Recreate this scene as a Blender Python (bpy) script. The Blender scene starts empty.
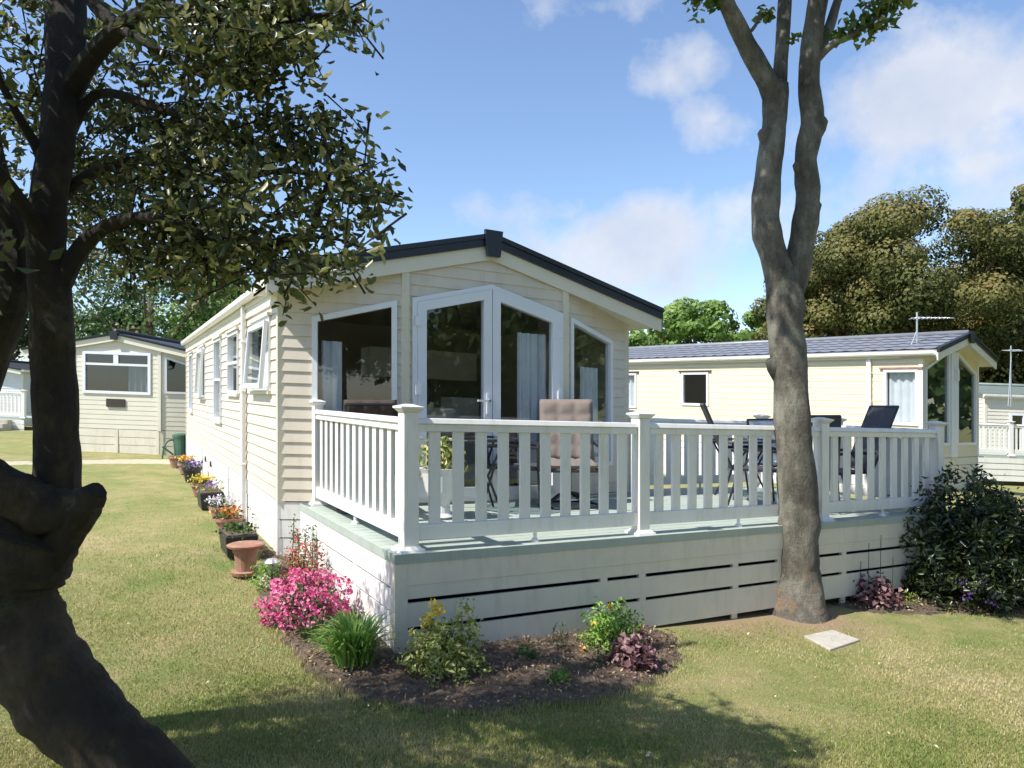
import bpy, math, random
import numpy as np
from math import sin, cos, pi, radians
rnd = random.Random(7); RS = np.random.RandomState(11)
S = bpy.context.scene; COL = S.collection
# ------------------------------------------------------------------ camera and site geometry
F = 736.98; CX = 512.0; CY = 403.74; YAW = radians(28.127); K = 0.035
C = np.array([-1.407, -7.51, 1.576])
RT = np.array([cos(YAW), -sin(YAW), 0.0]); FW = np.array([sin(YAW), cos(YAW), 0.0]); UP = np.array([0, 0, 1.0])
def lat(x, y): return (x - C[0]) * RT[0] + (y - C[1]) * RT[1]
def SH(x, y, z): return (x, y, z - K * lat(x, y))          # the whole site falls gently to one side
def clamp(v, a, b): return max(a, min(b, v))
def gl(x, y):
    return (-0.034 * clamp(x, -1, 8) + 0.065 * clamp(y, -3, 0)
            + .42 * math.exp(-((x - 13) / 4.5) ** 2 - ((y - 3) / 5.) ** 2))
def gz(x, y): return gl(x, y) - K * clamp(lat(x, y), -60, 60)
def at(px, py, z):
    return C + (px - CX) / F * z * RT + z * FW + (CY - py) / F * z * UP
def G(px, py):
    lo, hi = 1.5, 200.
    for _ in range(50):
        m = (lo + hi) / 2; p = at(px, py, m)
        if p[2] > gz(p[0], p[1]): lo = m
        else: hi = m
    p = at(px, py, lo); return (p[0], p[1], gz(p[0], p[1]))
def onplane(px, py, zl):                                    # local height zl (before the site fall)
    lo, hi = 1.5, 100.
    for _ in range(50):
        m = (lo + hi) / 2; p = at(px, py, m)
        if p[2] > zl - K * lat(p[0], p[1]): lo = m
        else: hi = m
    p = at(px, py, lo); return (p[0], p[1])
# ------------------------------------------------------------------ materials
def nmat(name):
    m = bpy.data.materials.new(name); m.use_nodes = True
    nt = m.node_tree; b = nt.nodes['Principled BSDF']; return m, nt, b
def nd(nt, t, **kw):
    n = nt.nodes.new(t)
    for k_, v in kw.items():
        if k_ in n.inputs: n.inputs[k_].default_value = v
        else: setattr(n, k_, v)
    return n
def noise(nt, scale, detail=4, rough=.6, vec=None):
    n = nd(nt, 'ShaderNodeTexNoise'); n.inputs['Scale'].default_value = scale
    n.inputs['Detail'].default_value = detail; n.inputs['Roughness'].default_value = rough
    if vec is not None: nt.links.new(vec, n.inputs['Vector'])
    return n.outputs['Fac']
def ramp(nt, fac, stops):
    r = nd(nt, 'ShaderNodeValToRGB'); e = r.color_ramp.elements
    while len(e) < len(stops): e.new(.5)
    for i, (p, c) in enumerate(stops):
        e[i].position = p; e[i].color = (*c, 1) if len(c) == 3 else c
    nt.links.new(fac, r.inputs['Fac']); return r.outputs['Color']
def mixc(nt, fac, a, b, mode='MIX'):
    m = nd(nt, 'ShaderNodeMix'); m.data_type = 'RGBA'; m.blend_type = mode
    for s_, v in ((0, fac), (6, a), (7, b)):
        if isinstance(v, (int, float)): m.inputs[s_].default_value = v
        elif isinstance(v, tuple): m.inputs[s_].default_value = (*v, 1)
        else: nt.links.new(v, m.inputs[s_])
    return m.outputs[2]
def bump(nt, b, h, strength=.3, dist=.01):
    n = nd(nt, 'ShaderNodeBump'); n.inputs['Strength'].default_value = strength; n.inputs['Distance'].default_value = dist
    nt.links.new(h, n.inputs['Height']); nt.links.new(n.outputs[0], b.inputs['Normal'])
def pos(nt, scale=(1, 1, 1)):
    g = nd(nt, 'ShaderNodeNewGeometry'); mp = nd(nt, 'ShaderNodeMapping'); mp.inputs['Scale'].default_value = scale
    nt.links.new(g.outputs['Position'], mp.inputs['Vector']); return mp.outputs[0]
def plain(name, c, rough=.5, var=.12, scale=6, metal=0, bstr=.1, spec=.5, dirt=None):
    m, nt, b = nmat(name)
    v = pos(nt); f = noise(nt, scale, 5, .65, v)
    lo = tuple(x * (1 - var) for x in c); hi = tuple(min(1, x * (1 + var * .6)) for x in c)
    col = ramp(nt, f, [(.3, lo), (.7, hi)])
    if dirt:
        v2 = pos(nt, (3, 3, .6)); f2 = noise(nt, 3.1, 8, .75, v2)
        mk = ramp(nt, f2, [(.5, (0, 0, 0)), (.78, (1, 1, 1))]); col = mixc(nt, mk, col, dirt)
    nt.links.new(col, b.inputs['Base Color'])
    b.inputs['Roughness'].default_value = rough; b.inputs['Metallic'].default_value = metal
    b.inputs['Specular IOR Level'].default_value = spec
    if bstr: bump(nt, b, noise(nt, scale * 8, 4, .6, v), bstr, .004)
    return m
def leafmat(name, stops, rough=.45, trans=.25, spec=.4):
    m, nt, b = nmat(name)
    a = nd(nt, 'ShaderNodeAttribute'); a.attribute_name = 'tint'
    col = ramp(nt, a.outputs['Fac'], stops)
    nt.links.new(col, b.inputs['Base Color']); b.inputs['Roughness'].default_value = rough
    b.inputs['Specular IOR Level'].default_value = spec
    t = nd(nt, 'ShaderNodeBsdfTranslucent'); hs = nd(nt, 'ShaderNodeHueSaturation')
    hs.inputs['Value'].default_value = 1.3; nt.links.new(col, hs.inputs['Color']); nt.links.new(hs.outputs[0], t.inputs['Color'])
    mx = nd(nt, 'ShaderNodeMixShader'); mx.inputs[0].default_value = trans
    nt.links.new(b.outputs[0], mx.inputs[1]); nt.links.new(t.outputs[0], mx.inputs[2])
    nt.links.new(mx.outputs[0], nt.nodes['Material Output'].inputs['Surface']); return m
def glassmat(name, tint=(.75, .8, .8), ior=1.5, boost=.04):
    m, nt, b = nmat(name); nt.nodes.remove(b)
    t = nd(nt, 'ShaderNodeBsdfTransparent'); t.inputs[0].default_value = (*tint, 1)
    g = nd(nt, 'ShaderNodeBsdfGlossy'); g.inputs['Roughness'].default_value = .015; g.inputs[0].default_value = (1, 1, 1, 1)
    lw = nd(nt, 'ShaderNodeLayerWeight'); lw.inputs['Blend'].default_value = .5
    pw = nd(nt, 'ShaderNodeMath'); pw.operation = 'POWER'; pw.inputs[1].default_value = 3.6; nt.links.new(lw.outputs['Facing'], pw.inputs[0])
    ad = nd(nt, 'ShaderNodeMath'); ad.operation = 'MULTIPLY_ADD'; ad.inputs[1].default_value = .7; ad.inputs[2].default_value = boost; ad.use_clamp = True
    nt.links.new(pw.outputs[0], ad.inputs[0])
    bp = nd(nt, 'ShaderNodeBump'); bp.inputs['Strength'].default_value = .05; bp.inputs['Distance'].default_value = .01
    nt.links.new(noise(nt, 1.7, 1, .5, pos(nt)), bp.inputs['Height']); nt.links.new(bp.outputs[0], g.inputs['Normal'])
    mx = nd(nt, 'ShaderNodeMixShader'); nt.links.new(ad.outputs[0], mx.inputs[0])
    nt.links.new(t.outputs[0], mx.inputs[1]); nt.links.new(g.outputs[0], mx.inputs[2])
    nt.links.new(mx.outputs[0], nt.nodes['Material Output'].inputs['Surface']); return m
def barkmat(name, base, dark, pale, scar=None, lichen=None, zscar=0.5, cracks=False):
    m, nt, b = nmat(name)
    v = pos(nt, (1, 1, .45)); f = noise(nt, 11, 10, .78, v); fb = noise(nt, 2.6, 5, .6, pos(nt, (1, 1, .8)))
    fm = nd(nt, 'ShaderNodeMath'); fm.operation = 'MULTIPLY_ADD'; fm.inputs[1].default_value = .55; nt.links.new(fb, fm.inputs[0]); f2_ = nd(nt, 'ShaderNodeMath'); f2_.operation = 'MULTIPLY'; f2_.inputs[1].default_value = .45; nt.links.new(f, f2_.inputs[0]); nt.links.new(f2_.outputs[0], fm.inputs[2])
    col = ramp(nt, fm.outputs[0], [(.36, dark), (.5, base), (.64, pale)])
    vr = pos(nt, (2, 2, 16)); fr = noise(nt, 2.2, 5, .7, vr)
    col = mixc(nt, ramp(nt, fr, [(.6, (0, 0, 0)), (.7, (.14, .14, .14))]), col, dark)
    if lichen:
        fl = noise(nt, 3.3, 6, .7, pos(nt)); col = mixc(nt, ramp(nt, fl, [(.56, (0, 0, 0)), (.66, (.75, .75, .75))]), col, lichen)
    if scar:
        fs = noise(nt, 7, 3, .5, pos(nt, (1, 1, .7)))
        s1 = ramp(nt, fs, [(.55, (0, 0, 0)), (.6, (1, 1, 1))])
        sp = nd(nt, 'ShaderNodeSeparateXYZ'); g = nd(nt, 'ShaderNodeNewGeometry'); nt.links.new(g.outputs['Position'], sp.inputs[0])
        mr = nd(nt, 'ShaderNodeMapRange'); mr.inputs['From Min'].default_value = zscar; mr.inputs['From Max'].default_value = zscar - .35
        nt.links.new(sp.outputs['Z'], mr.inputs['Value'])
        mm = nd(nt, 'ShaderNodeMath'); mm.operation = 'MULTIPLY'; nt.links.new(mr.outputs[0], mm.inputs[0]); nt.links.new(s1, mm.inputs[1])
        col = mixc(nt, mm.outputs[0], col, scar)
    nt.links.new(col, b.inputs['Base Color']); b.inputs['Roughness'].default_value = .85
    h = nd(nt, 'ShaderNodeMath'); h.operation = 'ADD'; nt.links.new(noise(nt, 30, 10, .8, pos(nt, (1, 1, .4))), h.inputs[0]); fq = nd(nt, 'ShaderNodeMath'); fq.operation = 'MULTIPLY'; fq.inputs[1].default_value = .25; nt.links.new(fr, fq.inputs[0]); nt.links.new(fq.outputs[0], h.inputs[1])
    if cracks:
        vo = nd(nt, 'ShaderNodeTexVoronoi'); vo.feature = 'DISTANCE_TO_EDGE'; vo.inputs['Scale'].default_value = 26
        dn = nd(nt, 'ShaderNodeVectorMath'); dn.operation = 'ADD'; nn = nd(nt, 'ShaderNodeTexNoise'); nn.inputs['Scale'].default_value = 12; vv = pos(nt, (1, 1, .3)); nt.links.new(vv, nn.inputs['Vector'])
        sc = nd(nt, 'ShaderNodeVectorMath'); sc.operation = 'SCALE'; sc.inputs['Scale'].default_value = .09; nt.links.new(nn.outputs['Color'], sc.inputs[0]); nt.links.new(vv, dn.inputs[0]); nt.links.new(sc.outputs[0], dn.inputs[1]); nt.links.new(dn.outputs[0], vo.inputs['Vector'])
        cr = ramp(nt, vo.outputs['Distance'], [(0, (0, 0, 0)), (.16, (1, 1, 1))]); h2 = nd(nt, 'ShaderNodeMath'); h2.operation = 'ADD'; nt.links.new(h.outputs[0], h2.inputs[0]); nt.links.new(cr, h2.inputs[1]); h = h2
        nt.links.new(mixc(nt, .7, col, cr, 'MULTIPLY'), b.inputs['Base Color'])
    bump(nt, b, h.outputs[0], 1., .05); return m

M = {}
M['siding'] = plain('beige_siding', (.62, .56, .465), .45, .07, 2.5, bstr=.05, dirt=(.50, .45, .36))
M['siding_yellow'] = plain('yellow_siding', (.70, .635, .46), .5, .06, 2.5, bstr=.05)
M['siding_pale'] = plain('pale_siding', (.64, .61, .51), .5, .06, 2.5, bstr=.05)
M['siding_grey'] = plain('grey_siding', (.6, .6, .6), .5, .06, 2.5, bstr=.05)
M['trim'] = plain('cream_trim', (.62, .58, .46), .45, .05, 3, bstr=.04)
M['pvc'] = plain('white_pvc', (.76, .75, .72), .32, .04, 3, bstr=.03, dirt=(.57, .57, .48))
M['frame'] = plain('white_window_frame', (.70, .72, .76), .3, .03, 3, bstr=.02)
M['skirt'] = plain('shaded_skirt_board', (.68, .63, .52), .45, .07, 2, bstr=.08, dirt=(.5, .5, .42))  # white boards toned warmer and darker, front face shade put into the colour
M['deck'] = plain('green_deck_floor', (.37, .42, .37), .6, .1, 3, bstr=.15, dirt=(.27, .33, .26))
M['black'] = plain('black_roof_trim', (.012, .015, .02), .35, .2, 4, bstr=.05)
M['soffit'] = plain('cream_soffit', (.66, .63, .53), .5, .04, 3, bstr=.03)
M['dark_roof'] = plain('dark_roof_sheet', (.035, .038, .045), .5, .25, 8, bstr=.2)
M['grey_roof'] = plain('grey_roof_sheet', (.19, .20, .225), .42, .15, 3, bstr=.2)
M['green_roof'] = plain('green_roof_sheet', (.16, .2, .18), .5, .2, 3, bstr=.2)
M['glass'] = glassmat('window_glass', (.90, .92, .92), 1.45, .05)
M['dark_glass'] = glassmat('dark_window_glass', (.6, .66, .68), 1.5, .06)
M['curtain'] = plain('pale_curtain', (.75, .77, .82), .9, .08, 5, bstr=.1)
M['room'] = plain('room_lining', (.40, .35, .28), .8, .15, 2)
M['room_floor'] = plain('room_floor', (.12, .08, .05), .6, .2, 4)
M['cabinet'] = plain('kitchen_cabinet', (.75, .72, .6), .5, .05, 3)
M['sofa'] = plain('sofa_cloth', (.07, .06, .055), .9, .2, 9)
M['metal_black'] = plain('black_metal', (.015, .015, .017), .4, .2, 9, bstr=.05)
M['brown_metal'] = plain('brown_metal', (.06, .04, .03), .5, .2, 9)
M['sling'] = plain('charcoal_sling', (.055, .055, .065), .75, .15, 30, bstr=.3)
M['cushion'] = plain('taupe_cushion', (.19, .155, .135), .9, .12, 14, bstr=.5)
M['cushion_blue'] = plain('grey_blue_cushion', (.42, .46, .52), .9, .08, 14, bstr=.4)
M['wicker'] = plain('brown_wicker', (.075, .05, .04), .8, .35, 40, bstr=.7)
M['steel'] = plain('grey_steel', (.35, .36, .37), .35, .1, 8, metal=.8)
M['alu'] = plain('aluminium', (.6, .61, .62), .35, .08, 8, metal=.7)
M['terracotta'] = plain('terracotta', (.31, .15, .10), .8, .2, 12, bstr=.3, dirt=(.42, .33, .27))
M['pot_black'] = plain('black_plastic_pot', (.02, .02, .022), .45, .25, 10)
M['stone'] = plain('edging_stone', (.42, .36, .28), .85, .3, 14, bstr=.6)
M['slab'] = plain('concrete_slab', (.44, .41, .35), .9, .15, 9, bstr=.4, dirt=(.27, .25, .2))
M['green_plastic'] = plain('green_plastic', (.05, .13, .09), .4, .15, 8)
M['white_pot'] = plain('white_glazed_pot', (.68, .68, .66), .35, .06, 8)
M['plaque'] = plain('brown_plaque', (.045, .03, .025), .5, .2, 8)
M['door_red'] = plain('maroon_curtain', (.12, .02, .02), .6, .2, 8)
M['wood'] = plain('cut_wood', (.22, .12, .07), .85, .35, 14, bstr=.6)
def soilmat():
    m, nt, b = nmat('bark_mulch_soil'); v = pos(nt)
    f = noise(nt, 22, 8, .75, v); col = ramp(nt, f, [(.3, (.04, .026, .018)), (.48, (.12, .082, .056)), (.62, (.22, .16, .115)), (.78, (.36, .28, .2))])
    nt.links.new(col, b.inputs['Base Color']); b.inputs['Roughness'].default_value = .95
    bump(nt, b, noise(nt, 34, 8, .8, v), 1, .03); return m
M['soil'] = soilmat()
def lawnmat():
    m, nt, b = nmat('lawn_grass'); v = pos(nt)
    big = noise(nt, .55, 5, .65, v); mid = noise(nt, 2.6, 6, .7, v); fine = noise(nt, 60, 6, .8, v)
    a = ramp(nt, big, [(.38, (.18, .23, .07)), (.52, (.30, .285, .12)), (.66, (.43, .355, .19))])
    bb = ramp(nt, mid, [(.35, (.15, .23, .055)), (.52, (.30, .28, .115)), (.68, (.46, .365, .21))])
    col = mixc(nt, .55, a, bb)
    fl = ramp(nt, fine, [(.3, (.5, .5, .5)), (.55, (1, 1, 1)), (.8, (1.25, 1.2, 1.1))])
    col = mixc(nt, .85, col, fl, 'MULTIPLY')
    g = nd(nt, 'ShaderNodeNewGeometry'); pp = G(795, 611)
    for (cx_, cy_, r0, r1) in ((pp[0], pp[1] - .1, .75, .25), (pp[0] - .9, pp[1] + .1, .8, .1)):
        s_ = nd(nt, 'ShaderNodeVectorMath'); s_.operation = 'DISTANCE'; nt.links.new(g.outputs['Position'], s_.inputs[0]); s_.inputs[1].default_value = (cx_, cy_, pp[2])
        ad = nd(nt, 'ShaderNodeMath'); ad.operation = 'MULTIPLY_ADD'; ad.inputs[1].default_value = .9; nt.links.new(noise(nt, 5, 6, .7, v), ad.inputs[0]); nt.links.new(s_.outputs['Value'], ad.inputs[2])
        mr = nd(nt, 'ShaderNodeMapRange'); mr.inputs['From Min'].default_value = r0 + .45; mr.inputs['From Max'].default_value = r1 + .45; nt.links.new(ad.outputs[0], mr.inputs['Value'])
        col = mixc(nt, mr.outputs[0], col, (.33, .235, .15))
    nt.links.new(col, b.inputs['Base Color']); b.inputs['Roughness'].default_value = .95; b.inputs['Specular IOR Level'].default_value = .15
    bump(nt, b, noise(nt, 90, 6, .8, v), .8, .02); return m
M['lawn'] = lawnmat()
M['blade'] = leafmat('grass_blades', [(0, (.14, .22, .045)), (.35, (.27, .29, .09)), (.62, (.43, .375, .175)), (1, (.58, .50, .30))], .6, .25, .2)
M['leaf_oak'] = leafmat('oak_leaves', [(0, (.03, .042, .014)), (.5, (.075, .098, .027)), (.8, (.15, .165, .05)), (1, (.32, .30, .13))], .38, .34, .5)
M['leaf_olive'] = leafmat('olive_brown_leaves', [(0, (.03, .04, .013)), (.35, (.075, .09, .024)), (.7, (.145, .14, .04)), (1, (.21, .155, .055))], .6, .2, .25)
M['leaf_lime'] = leafmat('lime_leaves', [(0, (.05, .10, .02)), (.5, (.11, .20, .035)), (1, (.24, .34, .09))], .5, .3, .3)
M['leaf_dark'] = leafmat('dark_leaves', [(0, (.014, .03, .012)), (.5, (.035, .065, .02)), (1, (.08, .12, .04))], .5, .2, .3)
M['leaf_maple'] = leafmat('maple_leaves', [(0, (.05, .10, .02)), (.6, (.10, .16, .03)), (1, (.20, .22, .05))], .45, .35, .35)
M['leaf_bush'] = leafmat('rhododendron_leaves', [(0, (.012, .022, .010)), (.6, (.03, .05, .018)), (.88, (.07, .10, .035)), (1, (.20, .24, .09))], .3, .15, .5)
M['leaf_yg'] = leafmat('yellow_green_leaves', [(0, (.13, .18, .03)), (.5, (.33, .38, .10)), (.8, (.52, .52, .2)), (1, (.66, .6, .3))], .5, .3, .3)
M['leaf_green'] = leafmat('fresh_green_leaves', [(0, (.07, .16, .02)), (.5, (.17, .32, .05)), (1, (.34, .50, .12))], .45, .3, .35)
M['leaf_mid'] = leafmat('mid_green_leaves', [(0, (.03, .07, .02)), (.5, (.07, .13, .035)), (1, (.14, .2, .07))], .5, .25, .3)
M['leaf_purple'] = leafmat('purple_leaves', [(0, (.05, .02, .025)), (.5, (.16, .075, .085)), (1, (.36, .22, .22))], .45, .2, .4)
M['leaf_rust'] = leafmat('rust_leaves', [(0, (.13, .06, .03)), (.5, (.32, .14, .07)), (1, (.42, .28, .14))], .5, .25, .3)
M['pink'] = leafmat('pink_petals', [(0, (.42, .04, .15)), (.5, (.68, .12, .30)), (1, (.85, .36, .52))], .6, .3, .2)
M['red'] = leafmat('red_petals', [(0, (.45, .04, .05)), (.5, (.6, .10, .10)), (1, (.62, .22, .14))], .6, .3, .2)
M['yellow'] = leafmat('yellow_petals', [(0, (.65, .45, .03)), (.5, (.8, .62, .06)), (1, (.85, .75, .25))], .6, .3, .2)
M['purple'] = leafmat('purple_petals', [(0, (.10, .04, .22)), (.6, (.20, .10, .36)), (1, (.45, .35, .6))], .6, .3, .2)
M['white_fl'] = leafmat('white_petals', [(0, (.5, .45, .6)), (.5, (.75, .7, .78)), (1, (.85, .82, .85))], .6, .3, .2)
M['orange'] = leafmat('orange_petals', [(0, (.5, .16, .04)), (.5, (.62, .26, .08)), (1, (.7, .42, .14))], .6, .3, .2)
M['litter'] = leafmat('fallen_leaves', [(0, (.16, .09, .05)), (.5, (.36, .27, .16)), (1, (.6, .52, .4))], .8, .1, .2)
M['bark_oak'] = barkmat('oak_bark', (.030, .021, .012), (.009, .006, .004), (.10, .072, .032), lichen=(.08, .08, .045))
M['bark_maple'] = barkmat('maple_bark', (.16, .146, .115), (.045, .039, .032), (.37, .345, .28), scar=(.27, .19, .13), lichen=(.27, .27, .21), zscar=.18)
M['bark_far'] = barkmat('far_bark', (.12, .08, .05), (.05, .035, .02), (.2, .14, .09))
# ------------------------------------------------------------------ objects
ORG = {}
def tag(o, label=None, cat=None, group=None, kind=None):
    if label: o['label'] = label
    if cat: o['category'] = cat
    if group: o['group'] = group
    if kind: o['kind'] = kind
    return o
def thing(name, loc, label, cat, group=None):
    o = bpy.data.objects.new(name, None); o.empty_display_size = .2; COL.objects.link(o)
    o.location = loc; ORG[o.name] = np.array(loc, float); return tag(o, label, cat, group)
class MB:
    def __init__(s): s.v = []; s.f = []; s.t = None
    def add(s, vs, fs):
        n = len(s.v); s.v += [tuple(p) for p in vs]; s.f += [tuple(i + n for i in f) for f in fs]; return s
    def hexa(s, p):  # 8 points: bottom 4, top 4
        return s.add(p, [(0, 3, 2, 1), (4, 5, 6, 7), (0, 1, 5, 4), (1, 2, 6, 5), (2, 3, 7, 6), (3, 0, 4, 7)])
    def box(s, T, a, b):
        (x0, y0, z0), (x1, y1, z1) = a, b
        return s.hexa([T(*q) for q in ((x0, y0, z0), (x1, y0, z0), (x1, y1, z0), (x0, y1, z0), (x0, y0, z1), (x1, y0, z1), (x1, y1, z1), (x0, y1, z1))])
    def prism(s, T, poly, w0, w1):  # poly in (u,z), extruded along w
        n = len(poly); vs = [T(u, w0, z) for u, z in poly] + [T(u, w1, z) for u, z in poly]
        fs = [tuple(range(n - 1, -1, -1)), tuple(range(n, 2 * n))] + [(i, (i + 1) % n, n + (i + 1) % n, n + i) for i in range(n)]
        return s.add(vs, fs)
    def ring(s, T, outer, inner, w0, w1):
        n = len(outer); vs = [T(u, w, z) for w in (w0, w1) for P in (outer, inner) for u, z in P]; fs = []
        for i in range(n):
            j = (i + 1) % n
            fs += [(i, j, n + j, n + i), (2 * n + i, 3 * n + i, 3 * n + j, 2 * n + j), (i, 2 * n + i, 2 * n + j, j), (n + i, n + j, 3 * n + j, 3 * n + i)]
        return s.add(vs, fs)
    def lathe(s, T, prof, n=16, c=(0, 0)):
        vs = []; fs = []
        for r, z in prof:
            for i in range(n): a = 2 * pi * i / n; vs.append(T(c[0] + r * cos(a), c[1] + r * sin(a), z))
        for j in range(len(prof) - 1):
            for i in range(n): k2 = (i + 1) % n; fs.append((j * n + i, j * n + k2, (j + 1) * n + k2, (j + 1) * n + i))
        fs.append(tuple(range(n - 1, -1, -1))); fs.append(tuple((len(prof) - 1) * n + i for i in range(n)))
        return s.add(vs, fs)
    def tube(s, pts, rad, n=8, jit=0, sub=1, seed=0):
        P = [np.array(p, float) for p in pts]; R = list(rad) if hasattr(rad, '__len__') else [rad] * len(P)
        if sub > 1:
            Q = []; RR = []
            for i in range(len(P) - 1):
                a = P[max(i - 1, 0)]; b = P[i]; c = P[i + 1]; d = P[min(i + 2, len(P) - 1)]
                for k_ in range(sub):
                    t = k_ / sub; Q.append(.5 * ((2 * b) + (c - a) * t + (2 * a - 5 * b + 4 * c - d) * t * t + (3 * b - a - 3 * c + d) * t ** 3))
                    RR.append(R[i] + (R[i + 1] - R[i]) * (t * t * (3 - 2 * t)))
            Q.append(P[-1]); RR.append(R[-1]); P, R = Q, RR
        rs = random.Random(seed); ph = [rs.uniform(0, 6.28) for _ in range(8)]
        vs = []; fs = []; ref = None
        for i, p in enumerate(P):
            t = P[min(i + 1, len(P) - 1)] - P[max(i - 1, 0)]; t = t / (np.linalg.norm(t) + 1e-9)
            if ref is None: ref = np.array([1., 0, 0]) if abs(t[0]) < .8 else np.array([0, 1., 0])
            a = ref - t * (ref @ t); a /= np.linalg.norm(a); ref = a; b = np.cross(t, a)
            for k_ in range(n):
                an = 2 * pi * k_ / n
                j = 1 + jit * (sin(2 * an + ph[0] + i * .35) * .4 + sin(3 * an + ph[1] - i * .5) * .35 + sin(5 * an + ph[2] + i * .8) * .25 + sin(i * 1.1 + ph[3]) * .3 + rs.uniform(-.25, .25))
                vs.append(p + (a * cos(an) + b * sin(an)) * R[i] * j)
        m = len(P)
        for i in range(m - 1):
            for k_ in range(n): j = (k_ + 1) % n; fs.append((i * n + k_, i * n + j, (i + 1) * n + j, (i + 1) * n + k_))
        fs.append(tuple(range(n - 1, -1, -1))); fs.append(tuple((m - 1) * n + i for i in range(n)))
        return s.add(vs, fs)
    def build(s, name, mat, parent=None, smooth=False, bevel=0, label=None):
        org = ORG[parent.name] if parent is not None else np.zeros(3)
        me = bpy.data.meshes.new(name); V = np.array(s.v, float).reshape(-1, 3) - org
        me.from_pydata(V.tolist(), [], s.f); me.materials.append(mat)
        if smooth: me.polygons.foreach_set('use_smooth', [True] * len(me.polygons))
        me.validate(); me.update()
        o = bpy.data.objects.new(name, me); COL.objects.link(o)
        if parent is not None: o.parent = parent
        ORG[o.name] = org
        if bevel:
            bv = o.modifiers.new('b', 'BEVEL'); bv.width = bevel; bv.segments = 2; bv.limit_method = 'ANGLE'
        if label: o['label'] = label
        return o
def frameT(org, ang, shear=True):
    ca, sa = cos(ang), sin(ang)
    def T(x, y, z):
        X = org[0] + x * ca - y * sa; Y = org[1] + x * sa + y * ca; Z = org[2] + z
        return SH(X, Y, Z) if shear else (X, Y, Z)
    return T
def local(x, y, ang=0, z=None):                       # un-sheared upright frame standing on the ground / deck
    z0 = gz(x, y) if z is None else z - K * lat(x, y)
    return frameT((x, y, z0), ang, False), (x, y, z0)
def leaves(name, mat, cent, size, parent=None, out=None, outw=.5, aspect=.42, label=None, fold=.25, up=0., dirs=None, kinds=None, bend=.15, fine=False, kn=.15):
    """many small folded leaf faces around given centres"""
    cent = np.asarray(cent, float); n = len(cent)
    d = RS.normal(size=(n, 3)); d /= np.linalg.norm(d, axis=1)[:, None]
    if dirs is not None: d = d * .5 + dirs; d /= np.linalg.norm(d, axis=1)[:, None]
    nn = RS.normal(size=(n, 3)); nn /= np.linalg.norm(nn, axis=1)[:, None]
    if out is not None: nn = nn * (1 - outw) + out * outw
    nn[:, 2] += up; nn /= np.linalg.norm(nn, axis=1)[:, None]
    d = d - nn * (d * nn).sum(1)[:, None]; d /= np.linalg.norm(d, axis=1)[:, None] + 1e-9
    sd = np.cross(d, nn); L = size * RS.uniform(.65, 1.25, n)[:, None]; Wd = L * aspect * .5
    b0 = cent - d * L * .5; tip = cent + d * L * .5 - nn * L * bend
    m1 = cent - d * L * .08
    if fine:
        f_ = nn * Wd * fold * 2; q1 = cent - d * L * .25; q2 = cent + d * L * .16 - nn * L * bend * .3
        V = np.stack([b0, q1 + sd * Wd * .85 + f_, q2 + sd * Wd + f_, tip, q2 - sd * Wd + f_, q1 - sd * Wd * .85 + f_], 1).reshape(-1, 3)
    else: V = np.stack([b0, m1 + sd * Wd + nn * Wd * fold * 2, tip, m1 - sd * Wd + nn * Wd * fold * 2], 1).reshape(-1, 3)
    org = ORG[parent.name] if parent is not None else np.zeros(3); V = V - org
    nv = 6 if fine else 4; npl = 4 if fine else 3; i = np.arange(n) * nv; Fa = (np.stack([i, i + 1, i + 2, i + 3, i, i + 3, i + 4, i + 5], 1) if fine else np.stack([i, i + 1, i + 2, i, i + 2, i + 3], 1)).reshape(-1)
    me = bpy.data.meshes.new(name); me.vertices.add(n * nv); me.vertices.foreach_set('co', V.ravel())
    me.loops.add(n * 2 * npl); me.loops.foreach_set('vertex_index', Fa.astype(np.int32))
    me.polygons.add(n * 2); me.polygons.foreach_set('loop_start', (np.arange(n * 2) * npl).astype(np.int32))
    me.update(calc_edges=True); me.materials.append(mat)
    at_ = me.attributes.new('tint', 'FLOAT', 'POINT')
    t = RS.uniform(0, 1, n) if kinds is None else np.clip(kinds + RS.normal(0, kn, n), 0, 1)
    at_.data.foreach_set('value', np.repeat(t, nv).astype(np.float32))
    o = bpy.data.objects.new(name, me); COL.objects.link(o)
    if parent is not None: o.parent = parent
    ORG[o.name] = org
    if label: o['label'] = label
    return o
def copy_tree(o, parent=None):
    c = o.copy(); COL.objects.link(c); c.parent = parent
    for ch in list(o.children): copy_tree(ch, c)
    return c
# ------------------------------------------------------------------ ground
def axis(a, b, na, lo, hi, far):
    v = list(np.linspace(a, b, na)); s_ = (b - a) / (na - 1)
    x = b; st = s_
    while x < far: st *= 1.25; x += st; v.append(x)
    x = a; st = s_
    while x > -far: st *= 1.25; x -= st; v.insert(0, x)
    return v
xs = axis(-8, 24, 129, 0, 0, 900); ys = axis(-9, 20, 117, 0, 0, 900)
g = MB()
for y in ys:
    for x in xs:
        w = .012 * (sin(x * 1.7 + y * .6) + sin(y * 2.3 - x * .8)) if abs(x) < 30 and abs(y) < 30 else 0
        g.v.append((x, y, gz(x, y) - .012 + w * .5))
nx = len(xs)
for j in range(len(ys) - 1):
    for i in range(nx - 1): g.f.append((j * nx + i, j * nx + i + 1, (j + 1) * nx + i + 1, (j + 1) * nx + i))
tag(g.build('lawn', M['lawn'], smooth=True), kind='structure')
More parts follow.
